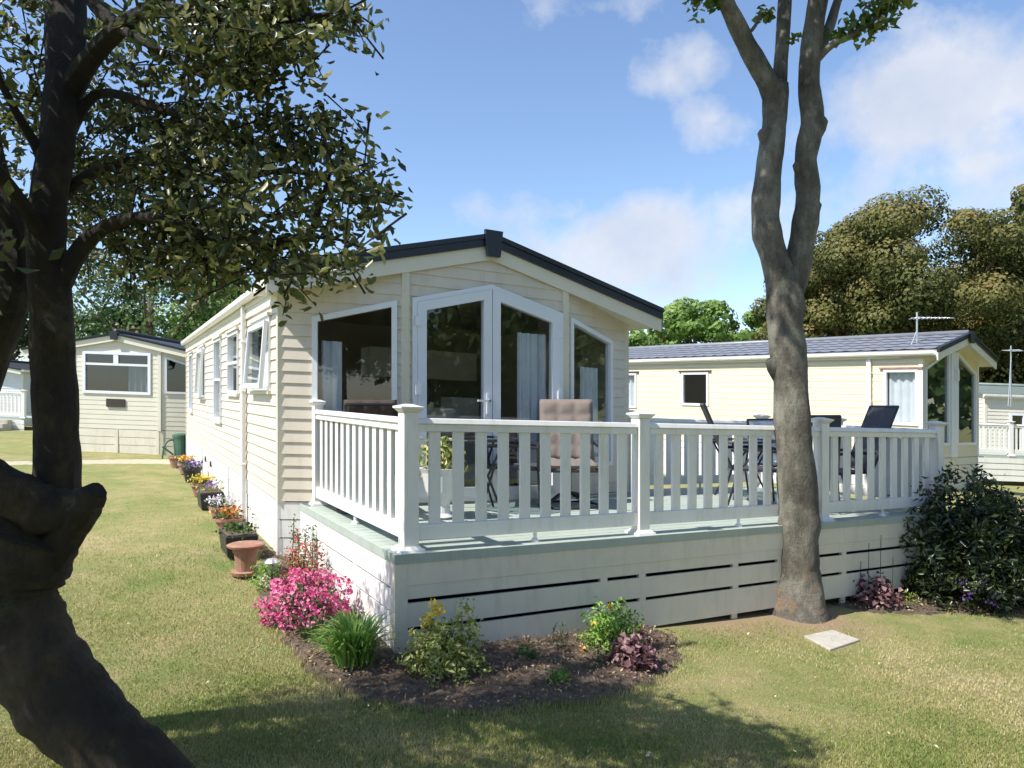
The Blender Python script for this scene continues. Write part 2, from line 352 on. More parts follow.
def sheet(name, poly_px=None, world=None, mat=None, dz=.02, mound=.0, res=.12, kind='structure'):
    P = [np.array(G(*p)[:2]) for p in poly_px] if poly_px else [np.array(p) for p in world]
    P = np.array(P); x0, y0 = P.min(0); x1, y1 = P.max(0)
    def inside(x, y):
        c = False; n = len(P); j = n - 1; dm = 9e9
        for i in range(n):
            xi, yi = P[i]; xj, yj = P[j]
            if (yi > y) != (yj > y) and x < (xj - xi) * (y - yi) / (yj - yi) + xi: c = not c
            d = P[i] - P[j]; t = clamp(((x - xj) * d[0] + (y - yj) * d[1]) / (d @ d + 1e-9), 0, 1)
            dm = min(dm, math.hypot(x - xj - t * d[0], y - yj - t * d[1])); j = i
        return (dm if c else -dm) + .035 * sin(x * 11 + 2 * sin(y * 7)) * sin(y * 13 + x * 3) + .02 * sin(x * 29 + y * 17)
    m = MB(); nxx = int((x1 - x0) / res) + 3; nyy = int((y1 - y0) / res) + 3; X = [x0 - res + i * res for i in range(nxx)]; Y = [y0 - res + i * res for i in range(nyy)]
    D = [[inside(x, y) for x in X] for y in Y]; r2 = random.Random(3)
    for j, y in enumerate(Y):
        for i, x in enumerate(X):
            d = D[j][i]; h = -.012 + .03 * clamp(d / .08, -1, .6) * (dz / .02) ** .5 + mound * clamp(d / .5, 0, 1) + (r2.uniform(-.012, .012) * clamp(d / .1, 0, 1) if mound else 0)
            m.v.append((x, y, gz(x, y) + h))
    for j in range(nyy - 1):
        for i in range(nxx - 1):
            if max(D[j][i], D[j][i + 1], D[j + 1][i], D[j + 1][i + 1]) > 0:
                m.f.append((j * nxx + i, j * nxx + i + 1, (j + 1) * nxx + i + 1, (j + 1) * nxx + i))
    used = sorted({q for f in m.f for q in f}); mp = {q: i for i, q in enumerate(used)}
    m.v = [m.v[q] for q in used]; m.f = [tuple(mp[q] for q in f) for f in m.f]
    return tag(m.build(name, mat, smooth=True), kind=kind), inside
# ------------------------------------------------------------------ homes
def inset(poly, w):
    n = len(poly); out = []
    A = sum(poly[i][0] * poly[(i + 1) % n][1] - poly[(i + 1) % n][0] * poly[i][1] for i in range(n)); sg = 1 if A > 0 else -1
    for i in range(n):
        p0 = np.array(poly[i - 1]); p1 = np.array(poly[i]); p2 = np.array(poly[(i + 1) % n])
        d1 = (p1 - p0) / np.linalg.norm(p1 - p0); d2 = (p2 - p1) / np.linalg.norm(p2 - p1)
        n1 = np.array([-d1[1], d1[0]]) * sg; n2 = np.array([-d2[1], d2[0]]) * sg
        b = (n1 + n2); b = b / (b @ n1 + 1e-9) * 1.0
        out.append(tuple(p1 + b * w))
    return out
def inpoly(u, z, P):
    c = False; j = len(P) - 1
    for i in range(len(P)):
        if (P[i][1] > z) != (P[j][1] > z) and u < (P[j][0] - P[i][0]) * (z - P[i][1]) / (P[j][1] - P[i][1]) + P[i][0]: c = not c
        j = i
    return c
def facetT(T, p0, p1):
    d = np.array([p1[0] - p0[0], p1[1] - p0[1]], float); Ln = np.linalg.norm(d); d /= Ln; n = np.array([d[1], -d[0]])
    def Q(u, w, z): return T(p0[0] + d[0] * u + n[0] * w, p0[1] + d[1] * u + n[1] * w, z)
    return Q, Ln
def span(P, u):
    zz = []
    for i in range(len(P)):
        (a, za), (b, zb) = P[i - 1], P[i]
        if min(a, b) <= u <= max(a, b) and abs(a - b) > 1e-6: zz.append(za + (zb - za) * (u - a) / (b - a))
    return (min(zz), max(zz)) if len(zz) > 1 else None
def boards(mb, Q, Ln, z0, ztop, opens, pitch=.117, lip=.016, thick=.05, du=.08):
    zmax = max(ztop(0), ztop(Ln / 2), ztop(Ln)); z = z0
    br = sorted(set([0, Ln, Ln / 2] + [round(u, 5) for P in opens for u, _ in P if 0 < u < Ln] + list(np.linspace(0, Ln, max(2, int(Ln / du)) + 1)[1:-1])))
    def put(a, b, l0, h0, l1, h1, z):
        f = lambda q: .002 + (lip - .002) * (1 - (q - z) / pitch)
        mb.hexa([Q(a, -thick, l0), Q(b, -thick, l1), Q(b, f(l1), l1), Q(a, f(l0), l0), Q(a, -thick, h0), Q(b, -thick, h1), Q(b, f(h1), h1), Q(a, f(h0), h0)])
    while z < zmax:
        z1 = z + pitch; run = None
        for a, b in zip(br[:-1], br[1:]):
            ua, ub = a + 1e-4, b - 1e-4
            ta, tb = min(z1, ztop(ua)), min(z1, ztop(ub)); pcs = [(z, ta, z, tb)]
            for P in opens:
                sa, sb = span(P, ua), span(P, ub)
                if not sa or not sb: continue
                nw_ = []
                for (l0, h0, l1, h1) in pcs:
                    q = (l0, min(h0, sa[0]), l1, min(h1, sb[0])); 
                    if q[1] > q[0] + .002 or q[3] > q[2] + .002: nw_.append((q[0], max(q[0], q[1]), q[2], max(q[2], q[3])))
                    q = (max(l0, sa[1]), h0, max(l1, sb[1]), h1)
                    if q[1] > q[0] + .002 or q[3] > q[2] + .002: nw_.append((min(q[0], q[1]), q[1], min(q[2], q[3]), q[3]))
                pcs = nw_
            full = len(pcs) == 1 and pcs[0][1] - pcs[0][0] > pitch - 1e-6 and pcs[0][3] - pcs[0][2] > pitch - 1e-6
            if full:
                if run is None: run = a
            else:
                if run is not None: put(run, a, z, z1, z, z1, z); run = None
                for (l0, h0, l1, h1) in pcs:
                    if h0 > l0 + .001 or h1 > l1 + .001: put(a, b, l0, max(h0, l0 + .0005), l1, max(h1, l1 + .0005), z)
        if run is not None: put(run, Ln, z, z1, z, z1, z)
        z = z1
def window(T_, poly, parent, w=.055, proud=.035, name='window', glass='glass', split=None, hsplit=None, dep=-.045, lab=None):
    inn = inset(poly, w); m = MB(); m.ring(T_, poly, inn, dep, proud)
    us = [p[0] for p in inn]; zs_ = [p[1] for p in inn]
    if split:
        for s_ in split:
            u = s_; zt = max(z for z in np.linspace(min(zs_), max(zs_), 200) if inpoly(u, z, inn) or z == min(zs_))
            m.box(T_, (u - w * .5, dep + .004, min(zs_)), (u + w * .5, proud - .004, zt))
    if hsplit:
        for h in hsplit: m.box(T_, (min(us), dep + .006, h - w * .4), (max(us), proud - .006, h + w * .4))
    o = m.build(name, M['frame'], parent, label=lab)
    MB().prism(T_, inn, -.012, -.006).build('pane', M[glass], o); return o
def curtain(T_, u0, u1, z0, z1, w, parent, amp=.03, pleat=.12, mat='curtain', top_shift=0):
    m = MB(); n = int((u1 - u0) / pleat * 8) + 8
    for i in range(n + 1):
        t = i / n; u = u0 + (u1 - u0) * t; a = amp * sin(2 * pi * (u1 - u0) * t / pleat) + .01 * sin(17 * t)
        m.v.append(T_(u, w + a, z0)); m.v.append(T_(u + top_shift * (1 - t) * 1.0, w + a * .8, z1 if not callable(z1) else z1(u)))
    for i in range(n): m.f.append((2 * i, 2 * i + 2, 2 * i + 3, 2 * i + 1))
    return m.build('curtain', M[mat], parent, smooth=True)
def home(name, T, org, label, W, L, zs, H, slope, b, a, o, e, side='siding', roof='dark_roof', group=None, fo=(), so=(), pipes=(), skirt_front=True, ribs=False, trimc='trim', eg=None, yfr=.35, lip=.016, pitch=.117, black=.13, skz=-.45, floorz=None, room=3.4, cabinets=False):
    root = thing(name, org, label, 'static caravan', group)
    if b > 0: F3 = [((0, 0), (a, -b)), ((a, -b), (W - a, -b)), ((W - a, -b), (W, 0))]
    else: F3 = [((0, 0), (W, 0))]
    RU = lambda x: H + .02 + slope * (min(x, W - x))     # underside of roof at x
    Q3 = []
    m = MB()
    for k_, (p0, p1) in enumerate(F3):
        Q, Ln = facetT(T, p0, p1); Q3.append((Q, Ln)); dx = (p1[0] - p0[0]) / Ln
        boards(m, Q, Ln, zs, lambda u, p0=p0, dx=dx: RU(p0[0] + u * dx), [f['poly'] for f in fo if f['facet'] == k_], lip=lip, pitch=pitch)
    m.build('front_wall', M[side], root)
    QS, _ = facetT(T, (0, L), (0, 0)); 
    def QSy(y): return L - y
    m = MB(); boards(m, QS, L, zs, lambda u: H, [f['poly'] for f in so], lip=lip, pitch=pitch); m.build('side_wall', M[side], root)
    m = MB(); QR, _ = facetT(T, (W, 0), (W, L)); boards(m, QR, L, zs, lambda u: H, [], du=.2); m.build('side_wall', M[side], root)
    m = MB(); QB, _ = facetT(T, (W, L), (0, L)); boards(m, QB, W, zs, RU, [], du=.05); m.build('rear_wall', M[side], root)
    # corner trims
    ct = .055
    for (x, y) in ((0, 0), (0, L), (W, 0), (W, L)):
        m = MB(); hh = H + .04; sx = 1 if x == 0 else -1; sy = 1 if y == 0 else -1
        m.box(T, (min(x - sx * .022, x + sx * ct), min(y - sy * .022, y + sy * .001), zs - .02), (max(x - sx * .022, x + sx * ct), max(y - sy * .022, y + sy * .001), hh))
        m.box(T, (min(x - sx * .022, x - sx * .001), min(y + sy * .001, y + sy * ct), zs - .02), (max(x - sx * .022, x - sx * .001), max(y + sy * .001, y + sy * ct), hh)); m.build('corner_trim', M[trimc], root)
    if b > 0:
        for xx in (a, W - a):
            m = MB(); m.box(T, (xx - .04, -b - .03, zs - .02), (xx + .04, -b + .03, RU(xx) + .0)); m.build('corner_trim', M[trimc], root)
    # frieze line under the gutter
    m = MB(); m.box(T, (-.028, .0, H - .20), (-.003, L, H - .165)); m.box(T, (-.024, .0, H - .165), (-.003, L, H + .03)); m.build('frieze', M['soffit'], root)
    # skirt boards
    def skirt(Q, Ln, mb, tot, nb=3, mat='skirt'):
        hgt = (zs - .015 - (-.02)) / nb
        for i in range(nb):
            z1 = zs - .012 - i * hgt; z0 = z1 - hgt + .012 if i < nb - 1 else tot
            mb.box(Q, (-.01, -.03, z0), (Ln + .01, .006 - .004 * i, z1))
        mb.box(Q, (0, -.05, tot), (Ln, -.034, zs - .01))
    m = MB(); skirt(QS, L, m, skz)
    for xx in (0.04, L * .33, L * .66, L - .04): m.box(QS, (xx - .045, .0, skz), (xx + .045, .02, zs - .014))
    m.build('skirt', M['pvc'], root)
    m = MB()
    for (Q, Ln) in Q3: skirt(Q, Ln, m, skz)
    if skirt_front:
        for (Q, Ln) in Q3:
            for xx in (.05, Ln / 2, Ln - .05): m.box(Q, (xx - .04, .0, skz), (xx + .04, .018, zs - .014))
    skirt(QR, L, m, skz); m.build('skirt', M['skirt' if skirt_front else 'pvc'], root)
    # floor, ceiling & partitions
    pl = [(.06, .05), (max(a, .2), -b + .06), (W - max(a, .2), -b + .06), (W - .06, .05), (W - .06, L - .06), (.06, L - .06)]
    MB().add([T(x, y, z) for z in (zs - .10, zs - .02) for x, y in pl], [(5, 4, 3, 2, 1, 0), (6, 7, 8, 9, 10, 11)] + [(i, (i + 1) % 6, 6 + (i + 1) % 6, 6 + i) for i in range(6)]).build('floor', M['room_floor'], root)
    m = MB(); m.box(T, (.06, room, zs - .02), (W - .06, room + .05, H)); m.box(T, (W * .55, room - 2.0, zs - .02), (W * .55 + .05, room, zs - .01)); m.build('inner_wall', M['room'], root)
    m = MB(); m.add([T(x, y, z + .0) for y in (.06, L - .05) for x, z in ((.055, H - .01), (W / 2, H + slope * W / 2 - .02), (W - .055, H - .01))], [(0, 1, 4, 3), (1, 2, 5, 4)]); m.build('ceiling', M['room'], root)
    # roof slabs, barge boards, soffit
    yb = L + .12; y0 = -o; eg = e if eg is None else eg
    def RZ(x): return RU(0) + slope * min(x, W - x)
    m = MB(); top = .06
    if ribs:
        n = int((yb - y0) / .3)
        for (xa, xb) in ((-e, W / 2), (W / 2, W + e)):
            rows = int(abs(xb - xa) / .3)
            for r in range(rows):
                x0_, x1_ = xa + (xb - xa) * r / rows, xa + (xb - xa) * (r + 1) / rows
                lift0, lift1 = (.0, .03) if xa < W / 4 else (.03, .0)
                N2 = n * 3
                base = len(m.v)
                for i in range(N2 + 1):
                    yy = y0 + .02 + (yb - y0 - .02) * i / N2; c_ = .009 * (1 + cos(2 * pi * i / 3))
                    m.v.append(T(x0_, yy, RZ(x0_) + top + c_ + (.014 if xa < W / 4 else .003))); m.v.append(T(x1_, yy, RZ(x1_) + top + c_ + (.003 if xa < W / 4 else .014)))
                for i in range(N2): q = base + 2 * i; m.f.append((q, q + 1, q + 3, q + 2))
    for (xa, xb, y0_, yb_) in ((-e, W / 2, y0, yfr), (W / 2, W + e, y0, yfr), (-eg, W / 2, yfr + .001, yb), (W / 2, W + eg, yfr + .001, yb)):
        m.hexa([T(xa, y0_ + .01, RZ(xa) + .02), T(xb, y0_ + .01, RZ(xb) + .02), T(xb, yb_, RZ(xb) + .02), T(xa, yb_, RZ(xa) + .02),
                T(xa, y0_ + .01, RZ(xa) + top), T(xb, y0_ + .01, RZ(xb) + top), T(xb, yb_, RZ(xb) + top), T(xa, yb_, RZ(xa) + top)])
    rf = m.build('roof', M[roof], root)
    m = MB(); m.tube([T(W / 2, y0 + .02, RZ(W / 2) + top + .03), T(W / 2, yb, RZ(W / 2) + top + .03)], .06, 8); m.build('ridge', M[roof], rf, smooth=True)
    for (xa, xb) in ((-e - .01, W / 2), (W / 2, W + e + .01)):
        m = MB(); ya = y0 - .03
        m.hexa([T(xa, ya, RZ(xa) - .0), T(xb, ya, RZ(xb) - .0), T(xb, y0 + .02, RZ(xb)), T(xa, y0 + .02, RZ(xa)),
                T(xa, ya, RZ(xa) + black * .62), T(xb, ya, RZ(xb) + black * .62), T(xb, y0 + .02, RZ(xb) + black * .62), T(xa, y0 + .02, RZ(xa) + black * .62)])
        z_ = black * .62
        m.hexa([T(xa, ya - .02, RZ(xa) + z_), T(xb, ya - .02, RZ(xb) + z_), T(xb, y0 + .04, RZ(xb) + z_), T(xa, y0 + .04, RZ(xa) + z_),
                T(xa, ya - .02, RZ(xa) + black), T(xb, ya - .02, RZ(xb) + black), T(xb, y0 + .04, RZ(xb) + black), T(xa, y0 + .04, RZ(xa) + black)])
        m.build('roof_edge', M['black'], root)
        m = MB(); fz = .15    # cream fascia
        m.hexa([T(xa + .0, y0 + .0, RZ(xa) - fz), T(xb, y0 + .0, RZ(xb) - fz), T(xb, y0 + .025, RZ(xb) - fz), T(xa, y0 + .025, RZ(xa) - fz),
                T(xa, y0 + .0, RZ(xa) - .001), T(xb, y0, RZ(xb) - .001), T(xb, y0 + .025, RZ(xb) - .001), T(xa, y0 + .025, RZ(xa) - .001)])
        m.build('fascia', M['soffit'], root)
    m = MB()
    for (xa, xb) in ((-e, W / 2), (W / 2, W + e)):
        m.hexa([T(xa, y0 + .025, RZ(xa) - .10), T(xb, y0 + .025, RZ(xb) - .10), T(xb, yfr, RZ(xb) - .10), T(xa, yfr, RZ(xa) - .10),
                T(xa, y0 + .025, RZ(xa) - .07), T(xb, y0 + .025, RZ(xb) - .07), T(xb, yfr, RZ(xb) - .07), T(xa, yfr, RZ(xa) - .07)])
    m.build('soffit', M['soffit'], root)
    m = MB(); zc = RZ(W / 2); m.prism(lambda u, w, z: T(W / 2 + u, w, z), [(-.075, zc - .13), (.075, zc - .13), (.105, zc + black + .02), (-.105, zc + black + .02)], y0 - .075, y0 - .031)
    m.build('ridge_cap', M['black'], root)
    for x_, sg in ((0, -1), (W, 1)):        # eaves fascia and gutter
        m = MB(); ze = RZ(-eg)
        for (ee, ya, yb_) in ((e, y0 + .03, yfr), (eg, yfr + .001, yb)):
            xe = x_ + sg * ee; x1, x2 = sorted((xe, xe - sg * .02)); m.box(T, (x1, ya, RZ(-ee) - .10), (x2, yb_, RZ(-ee) + .04))
        m.build('eaves_board', M['soffit'], root)
        m = MB(); gx = x_ + sg * (eg + .04)
        prof = [(-.04, .05), (-.04, 0), (-.02, -.03), (.02, -.03), (.04, 0), (.045, .055), (.038, .055), (.033, 0), (.015, -.02), (-.015, -.02), (-.033, 0), (-.035, .05)]
        m.prism(lambda u, w, z: T(gx + u * sg, w, ze - .02 + z), prof, yfr + .01 if e > eg else y0 + .05, yb)
        m.build('gutter', M['pvc'], root)
    for yy in pipes:
        zt = RZ(-eg) - .05; m = MB(); m.box(T, (-.075, yy - .045, .05), (-.026, yy + .045, zt)); 
        for zz in (.7, 1.6, 2.2): m.box(T, (-.082, yy - .055, zz), (-.024, yy + .055, zz + .03))
        m.build('downpipe', M['pvc'], root, bevel=.008)
    return root, Q3, QS
# helper: px -> coordinates on a facet of the main home
def facet_hit(T0, T1, px, py):
    """vertical plane through plan points T0,T1 (world xy); returns u, local z"""
    p0 = np.array(T0[:2]); d = np.array(T1[:2], float) - p0; Ln = np.linalg.norm(d); d /= Ln
    r = (px - CX) / F * RT[:2] + FW[:2]
    A = np.array([[r[0], -d[0]], [r[1], -d[1]]]); t, u = np.linalg.solve(A, p0 - C[:2])
    p = at(px, py, t); return u, p[2] + K * lat(p[0], p[1])
# --- main home
W, L, ZS, H, SL, B, A, O, E = 4.242, 11.1, .536, 2.70, .256, .39, 1.164, .44, .19
T0 = frameT((0, 0, 0), 0)
HRm = H + .02 + SL * W / 2
def fp(k_, px, py):
    f3 = [((0, 0), (A, -B)), ((A, -B), (W - A, -B)), ((W - A, -B), (W, 0))]
    return facet_hit(*f3[k_], px, py)
w1 = [fp(0, 312, 317), fp(0, 397, 300.5)]; w3 = [fp(2, 569, 317), fp(2, 611, 341)]
dl, dr_, dc = fp(1, 411.5, 297), fp(1, 561.5, 318.5), fp(1, 491, 285)
sill = ZS + .33; dz0 = ZS - .005
wingL = [(w1[0][0], sill), (w1[1][0], sill), w1[1], w1[0]]
wingR = [(w3[0][0], sill), (w3[1][0], sill), w3[1], w3[0]]
dh = (dr_[0] - dl[0]) / 2; dcu = (dl[0] + dr_[0]) / 2; dtop = dc[1]; dside = dtop - SL * dh
door = [(dl[0], dz0), (dr_[0], dz0), (dr_[0], dside), (dcu, dtop), (dl[0], dside)]
def sp(px, py): u, z = facet_hit((0, L), (0, 0), px, py); return u, z
def srect(px0, px1, pyt, pyb, z=True):
    u0, _ = sp(px0, 384); u1, _ = sp(px1, 384); m_ = (px0 + px1) / 2
    return u0, u1, sp(px1, pyt)[1], sp(px1, pyb)[1]
sw = []
for (a_, b_, t_, bt) in ((254, 272, 316, 391), (229.5, 240, 329.5, 394), (215.5, 222.5, 337, 422), (200.5, 206, 346, 398), (190.5, 193.5, 353, 412)):
    u0, u1, zt, zb = srect(a_, b_, t_, bt); zt = min(zt, H - .24); sw.append([(u0, zb), (u1, zb), (u1, zt), (u0, zt)])
hm, Q3, QS = home('static_caravan', T0, SH(0, 0, 0), 'beige clad static caravan with bay front behind the raised deck, nearest of the caravans', W, L, ZS, H, SL, B, A, O, E,
                  fo=[dict(facet=0, poly=wingL), dict(facet=1, poly=door), dict(facet=2, poly=wingR)], so=[dict(poly=p) for p in sw],
                  pipes=(L - sp(247.5, 384)[0],), skirt_front=False, eg=.04)
QL, QC, QRt = [q for q, _ in Q3]
window(QL, inset(wingL, -.0), hm, w=.055); window(QRt, wingR, hm, w=.05)
fr = MB(); fr.ring(QC, door, inset(door, .05), -.05, .04); dfr = fr.build('door_frame', M['frame'], hm)
di = inset(door, .052)
for sg in (0, 1):
    uc = dcu; zc_ = di[3][1]
    if sg == 0: leaf = [(di[0][0], di[0][1]), (uc - .004, di[0][1]), (uc - .004, zc_), (di[0][0], di[4][1])]
    else: leaf = [(uc + .004, di[0][1]), (di[1][0], di[1][1]), (di[1][0], di[2][1]), (uc + .004, zc_)]
    inn = inset(leaf, .095); m = MB(); m.ring(QC, leaf, inn, -.03, .05)
    m.box(QC, (inn[0][0], -.02, ZS + .42), (inn[1][0], .04, ZS + .48)) if False else None
    dd = m.build('door', M['frame'], hm)
    MB().prism(QC, inn, .004, .012).build('pane', M['glass'], dd)
    if sg == 0:
        hmb = MB(); hx = uc - .055; hmb.box(QC, (hx - .018, .05, ZS + .92), (hx + .018, .062, ZS + 1.14)); hmb.box(QC, (hx - .14, .085, ZS + 1.05), (hx + .012, .1, ZS + 1.072)); hmb.box(QC, (hx - .01, .06, ZS + 1.05), (hx + .01, .1, ZS + 1.072))
        hmb.build('handle', M['frame'], dd)
    for zz in (ZS + .3, ZS + 1.1, ZS + 1.8):
        hu = leaf[0][0] + .0 if sg == 0 else leaf[1][0]
        MB().box(QC, (hu - .03, .05, zz), (hu + .03, .065, zz + .1)).build('hinge', M['frame'], dd)
# side windows, the first with its sash propped open
for i, p in enumerate(sw):
    if i == 0 or i == 3:
        m = MB(); inn = inset(p, .05); m.ring(QS, p, inn, -.04, .03); fo_ = m.build('window', M['frame'], hm, label='window with its sash pushed open' if i == 0 else None)
        u0, u1, zb, zt = inn[0][0], inn[1][0], inn[0][1], inn[2][1]
        ang = radians(4.5 if i == 0 else 3)
        def QO(u, w, z, zt=zt, ang=ang): return QS(u, .035 + (zt - z) * sin(ang) + w * cos(ang), zt - (zt - z) * cos(ang) + w * sin(ang))
        p2 = [(u0 - .03, zb - .03), (u1 + .03, zb - .03), (u1 + .03, zt + .0), (u0 - .03, zt)]
        m = MB(); i2 = inset(p2, .055); m.ring(QO, p2, i2, 0, .04); m.prism(QO, i2, .016, .022)
        sh = m.build('sash', M['frame'], fo_); sh.data.materials.append(M['glass'])
        n = len(sh.data.polygons)
        for q in range(n - 6, n): sh.data.polygons[q].material_index = 1
        m = MB(); m.box(QS, (p[0][0] + .0, .001, p[0][1]), (p[1][0], .004, p[0][1] + .001)); 
    else:
        zz = (p[0][1] + p[2][1]) / 2
        window(QS, p, hm, w=.045, hsplit=[zz] if i in (1, 2) else None)
    MB().box(QS, (p[0][0] - .03, .0, p[2][1] + .005), (p[1][0] + .03, .055, p[2][1] + .035)).build('window_head', M['soffit'], hm); MB().box(QS, (p[0][0] - .03, .0, p[0][1] - .035), (p[1][0] + .03, .05, p[0][1] - .003)).build('sill', M['soffit'], hm)
    curtain(QS, p[0][0] + .04, p[0][0] + (p[1][0] - p[0][0]) * .45, p[0][1], p[2][1], -.12, hm)
    if i in (0, 3): MB().prism(QS, inset(p, .05), -.02, -.014)
for px in (206.2, 211.5): u, z = sp(px, 459 if px < 208 else 464); MB().lathe(lambda a, b, c_: QS(u + a, .004 + c_, z + b), [(.05, 0), (.05, .02), (.035, .022)], 12).build('vent', M['black'], hm)
ub, zb = sp(273, 384)
# curtains of the bay
uu = lambda k_, px: fp(k_, px, 384)[0]
RUf = lambda x: H + SL * min(x, W - x)
curtain(QL, uu(0, 320), uu(0, 341), sill, lambda u: 2.15, -.16, hm, pleat=.10)
curtain(QC, uu(1, 423), uu(1, 431), ZS, 2.28, -.16, hm, pleat=.08, amp=.02)
curtain(QC, uu(1, 524), uu(1, 554), ZS, 2.38, -.16, hm, pleat=.11)
curtain(QRt, uu(2, 573), uu(2, 583), ZS, 2.2, -.2, hm, pleat=.12, amp=.02)
curtain(QRt, uu(2, 590), uu(2, 607), sill, 2.05, -.15, hm, pleat=.10)
m = MB(); T = T0; m.box(T, (1.75, 1.3, ZS - .02), (2.5, 1.8, ZS + .95)); m.box(T, (2.51, 1.5, ZS - .02), (2.9, 1.9, ZS + 1.1)); m.build('kitchen_cabinet', M['cabinet'], hm)
m = MB(); m.box(T, (1.6, 2.2, ZS + 1.35), (3.2, 2.6, ZS + 1.75)); m.build('wall_cabinet', M['cabinet'], hm)
m = MB(); m.box(T, (.2, .5, ZS - .02), (1.0, 1.6, ZS + .42)); m.box(T, (.15, .3, ZS - .02), (.4, 1.7, ZS + .85)); m.build('sofa', M['sofa'], hm, bevel=.05); MB().box(T, (2.9, .3, ZS - .02), (3.8, 1.4, ZS + .45)).build('armchair', M['sofa'], hm, bevel=.05)
# --- neighbour on the right
def camxy(X, Z): p = C + X * RT + Z * FW; return p[0], p[1]
n0 = camxy(8.12, 14.6); th = math.atan2(*(lambda v: (v[1], v[0]))((RT * .77 + FW * .63)[:2]))
gN = .27
TN = frameT((n0[0], n0[1], gN - .0), th)
HN = 2.60; WN = 2.95; ZN = .50
def nhit(px, py): # on its left side wall
    a_ = TN(0, 14, 0); b_ = TN(0, 0, 0); u, z = facet_hit(a_, b_, px, py); return u, z - gN
def nrect(p0, p1, t, b_): u0 = nhit(p0, 400)[0]; u1 = nhit(p1, 400)[0]; return [(u0, nhit(p1, b_)[1]), (u1, nhit(p1, b_)[1]), (u1, nhit(p1, t)[1]), (u0, nhit(p1, t)[1])]
nw = [nrect(884, 919, 369, 426), nrect(682, 709, 372, 406), nrect(622, 637, 373, 408)]
zr = HN + .02 - .15
fN = [dict(facet=0, poly=[(.12, .75), (1.32, .75), (1.32, HN - .1 + .24 * 1.05), (.12, HN - .28)]), dict(facet=0, poly=[(1.72, .75), (2.8, .75), (2.8, HN - .26), (1.72, HN - .1 + .24 * 1.05)])]
nb, NQ3, NQS = home('static_caravan', TN, TN(0, 0, 0), 'pale yellow static caravan with grey tiled roof, to the right behind the deck', WN, 14, ZN, HN, .27, 0, 0, .34, .10, black=.10, lip=.009, pitch=.14, side='siding_yellow', roof='grey_roof', ribs=True, fo=fN, so=[dict(poly=p) for p in nw], pipes=(14 - nhit(870, 400)[0],), group=None, trimc='pvc')
for f in fN: window(NQ3[0][0], f['poly'], nb, w=.06, glass='dark_glass')
for i, p in enumerate(nw):
    window(NQS, p, nb, w=.06); m = MB(); m.box(NQS, (p[0][0] - .08, 0, p[2][1] + .005), (p[1][0] + .08, .05, p[2][1] + .04)); m.build('window_trim', M['brown_metal' if i else 'terracotta'], nb)
    if i != 1: curtain(NQS, p[0][0] + .05, p[1][0] - .05, p[0][1], p[2][1], -.1, nb, pleat=.16)
m = MB(); m.box(NQ3[0][0], (1.36, .0, ZN), (1.68, .05, HN + .12)); m.build('mullion', M['frame'], nb)
m = MB(); m.box(NQ3[0][0], (1.48, .05, 2.12), (1.58, .12, 2.36)); m.build('wall_lamp', M['white_pot'], nb)
# --- caravan at the end of the lawn on the left, facing us
zc2 = 18.6; c0 = camxy((123 - CX) / F * zc2, zc2); th2 = -YAW
TLx = lambda x: x - 2.1
TL = frameT((c0[0] - 2.2 * cos(th2), c0[1] - 2.2 * sin(th2), .03), th2)
def lhit(px, py):
    p = at(px, py, zc2 - .3); return ((px - 123) / F * (zc2 - .3)), p[2] + K * lat(p[0], p[1]) - .03
HL = 2.45
aL, bL = 1.13, .3
wl = [lhit(89.5, 393), lhit(157.5, 394), lhit(157.5, 351.5), lhit(89.5, 351)]
wl = [(u + (2.2 - aL), z) for u, z in wl]; wl[1] = (wl[1][0], wl[0][1]); wl[2] = (wl[2][0], wl[3][1])
wr_ = [(.12, 1.5), (.85, 1.5), (.85, 2.2), (.12, 2.42)]
lf, LQ3, LQS = home('static_caravan', TL, TL(0, 0, 0), 'pale static caravan with wide window and brown plaque, facing us across the lawn', 4.4, 10, .58, HL, .2, bL, aL, .38, .1, black=.05, lip=.009, side='siding_pale', fo=[dict(facet=1, poly=wl), dict(facet=2, poly=wr_)], trimc='siding_pale')
hh = wl[3][1] - (wl[3][1] - wl[0][1]) * .30
window(LQ3[1][0], wl, lf, w=.07, hsplit=[hh], glass='dark_glass'); 
m = MB(); mu = (wl[0][0] + wl[1][0]) / 2 - .02; m.box(LQ3[1][0], (mu - .06, -.03, hh), (mu + .06, .03, wl[3][1] - .05)); m.build('mullion', M['frame'], lf)
window(LQ3[2][0], wr_, lf, w=.05, glass='dark_glass')
curtain(LQ3[1][0], wl[0][0] + 1.05, wl[1][0] - .15, wl[0][1], hh, -.15, lf, pleat=.15)
m = MB(); q = lhit(114.5, 407); q2 = lhit(133, 399.5); m.box(LQ3[1][0], (q[0] + 1.04, .016, q[1]), (q2[0] + 1.04, .04, q2[1])); m.build('plaque', M['plaque'], lf)
# --- caravan far left
z5 = 29.; c5 = camxy((23 - CX) / F * z5 - 4.0, z5)
T5 = frameT((c5[0], c5[1], .0), th2)
fl, FQ3, _ = home('static_caravan', T5, T5(0, 0, 0), 'white static caravan seen past the left edge, furthest of the caravans', 4.0, 9, .55, 2.2, .16, 0, 0, .3, .1, black=.05, side='siding_grey', fo=[dict(facet=0, poly=[(.5, 1.0), (1.6, 1.0), (1.6, 1.9), (.5, 1.9)])])
window(FQ3[0][0], [(.5, 1.0), (1.6, 1.0), (1.6, 1.9), (.5, 1.9)], fl, w=.07, glass='dark_glass')
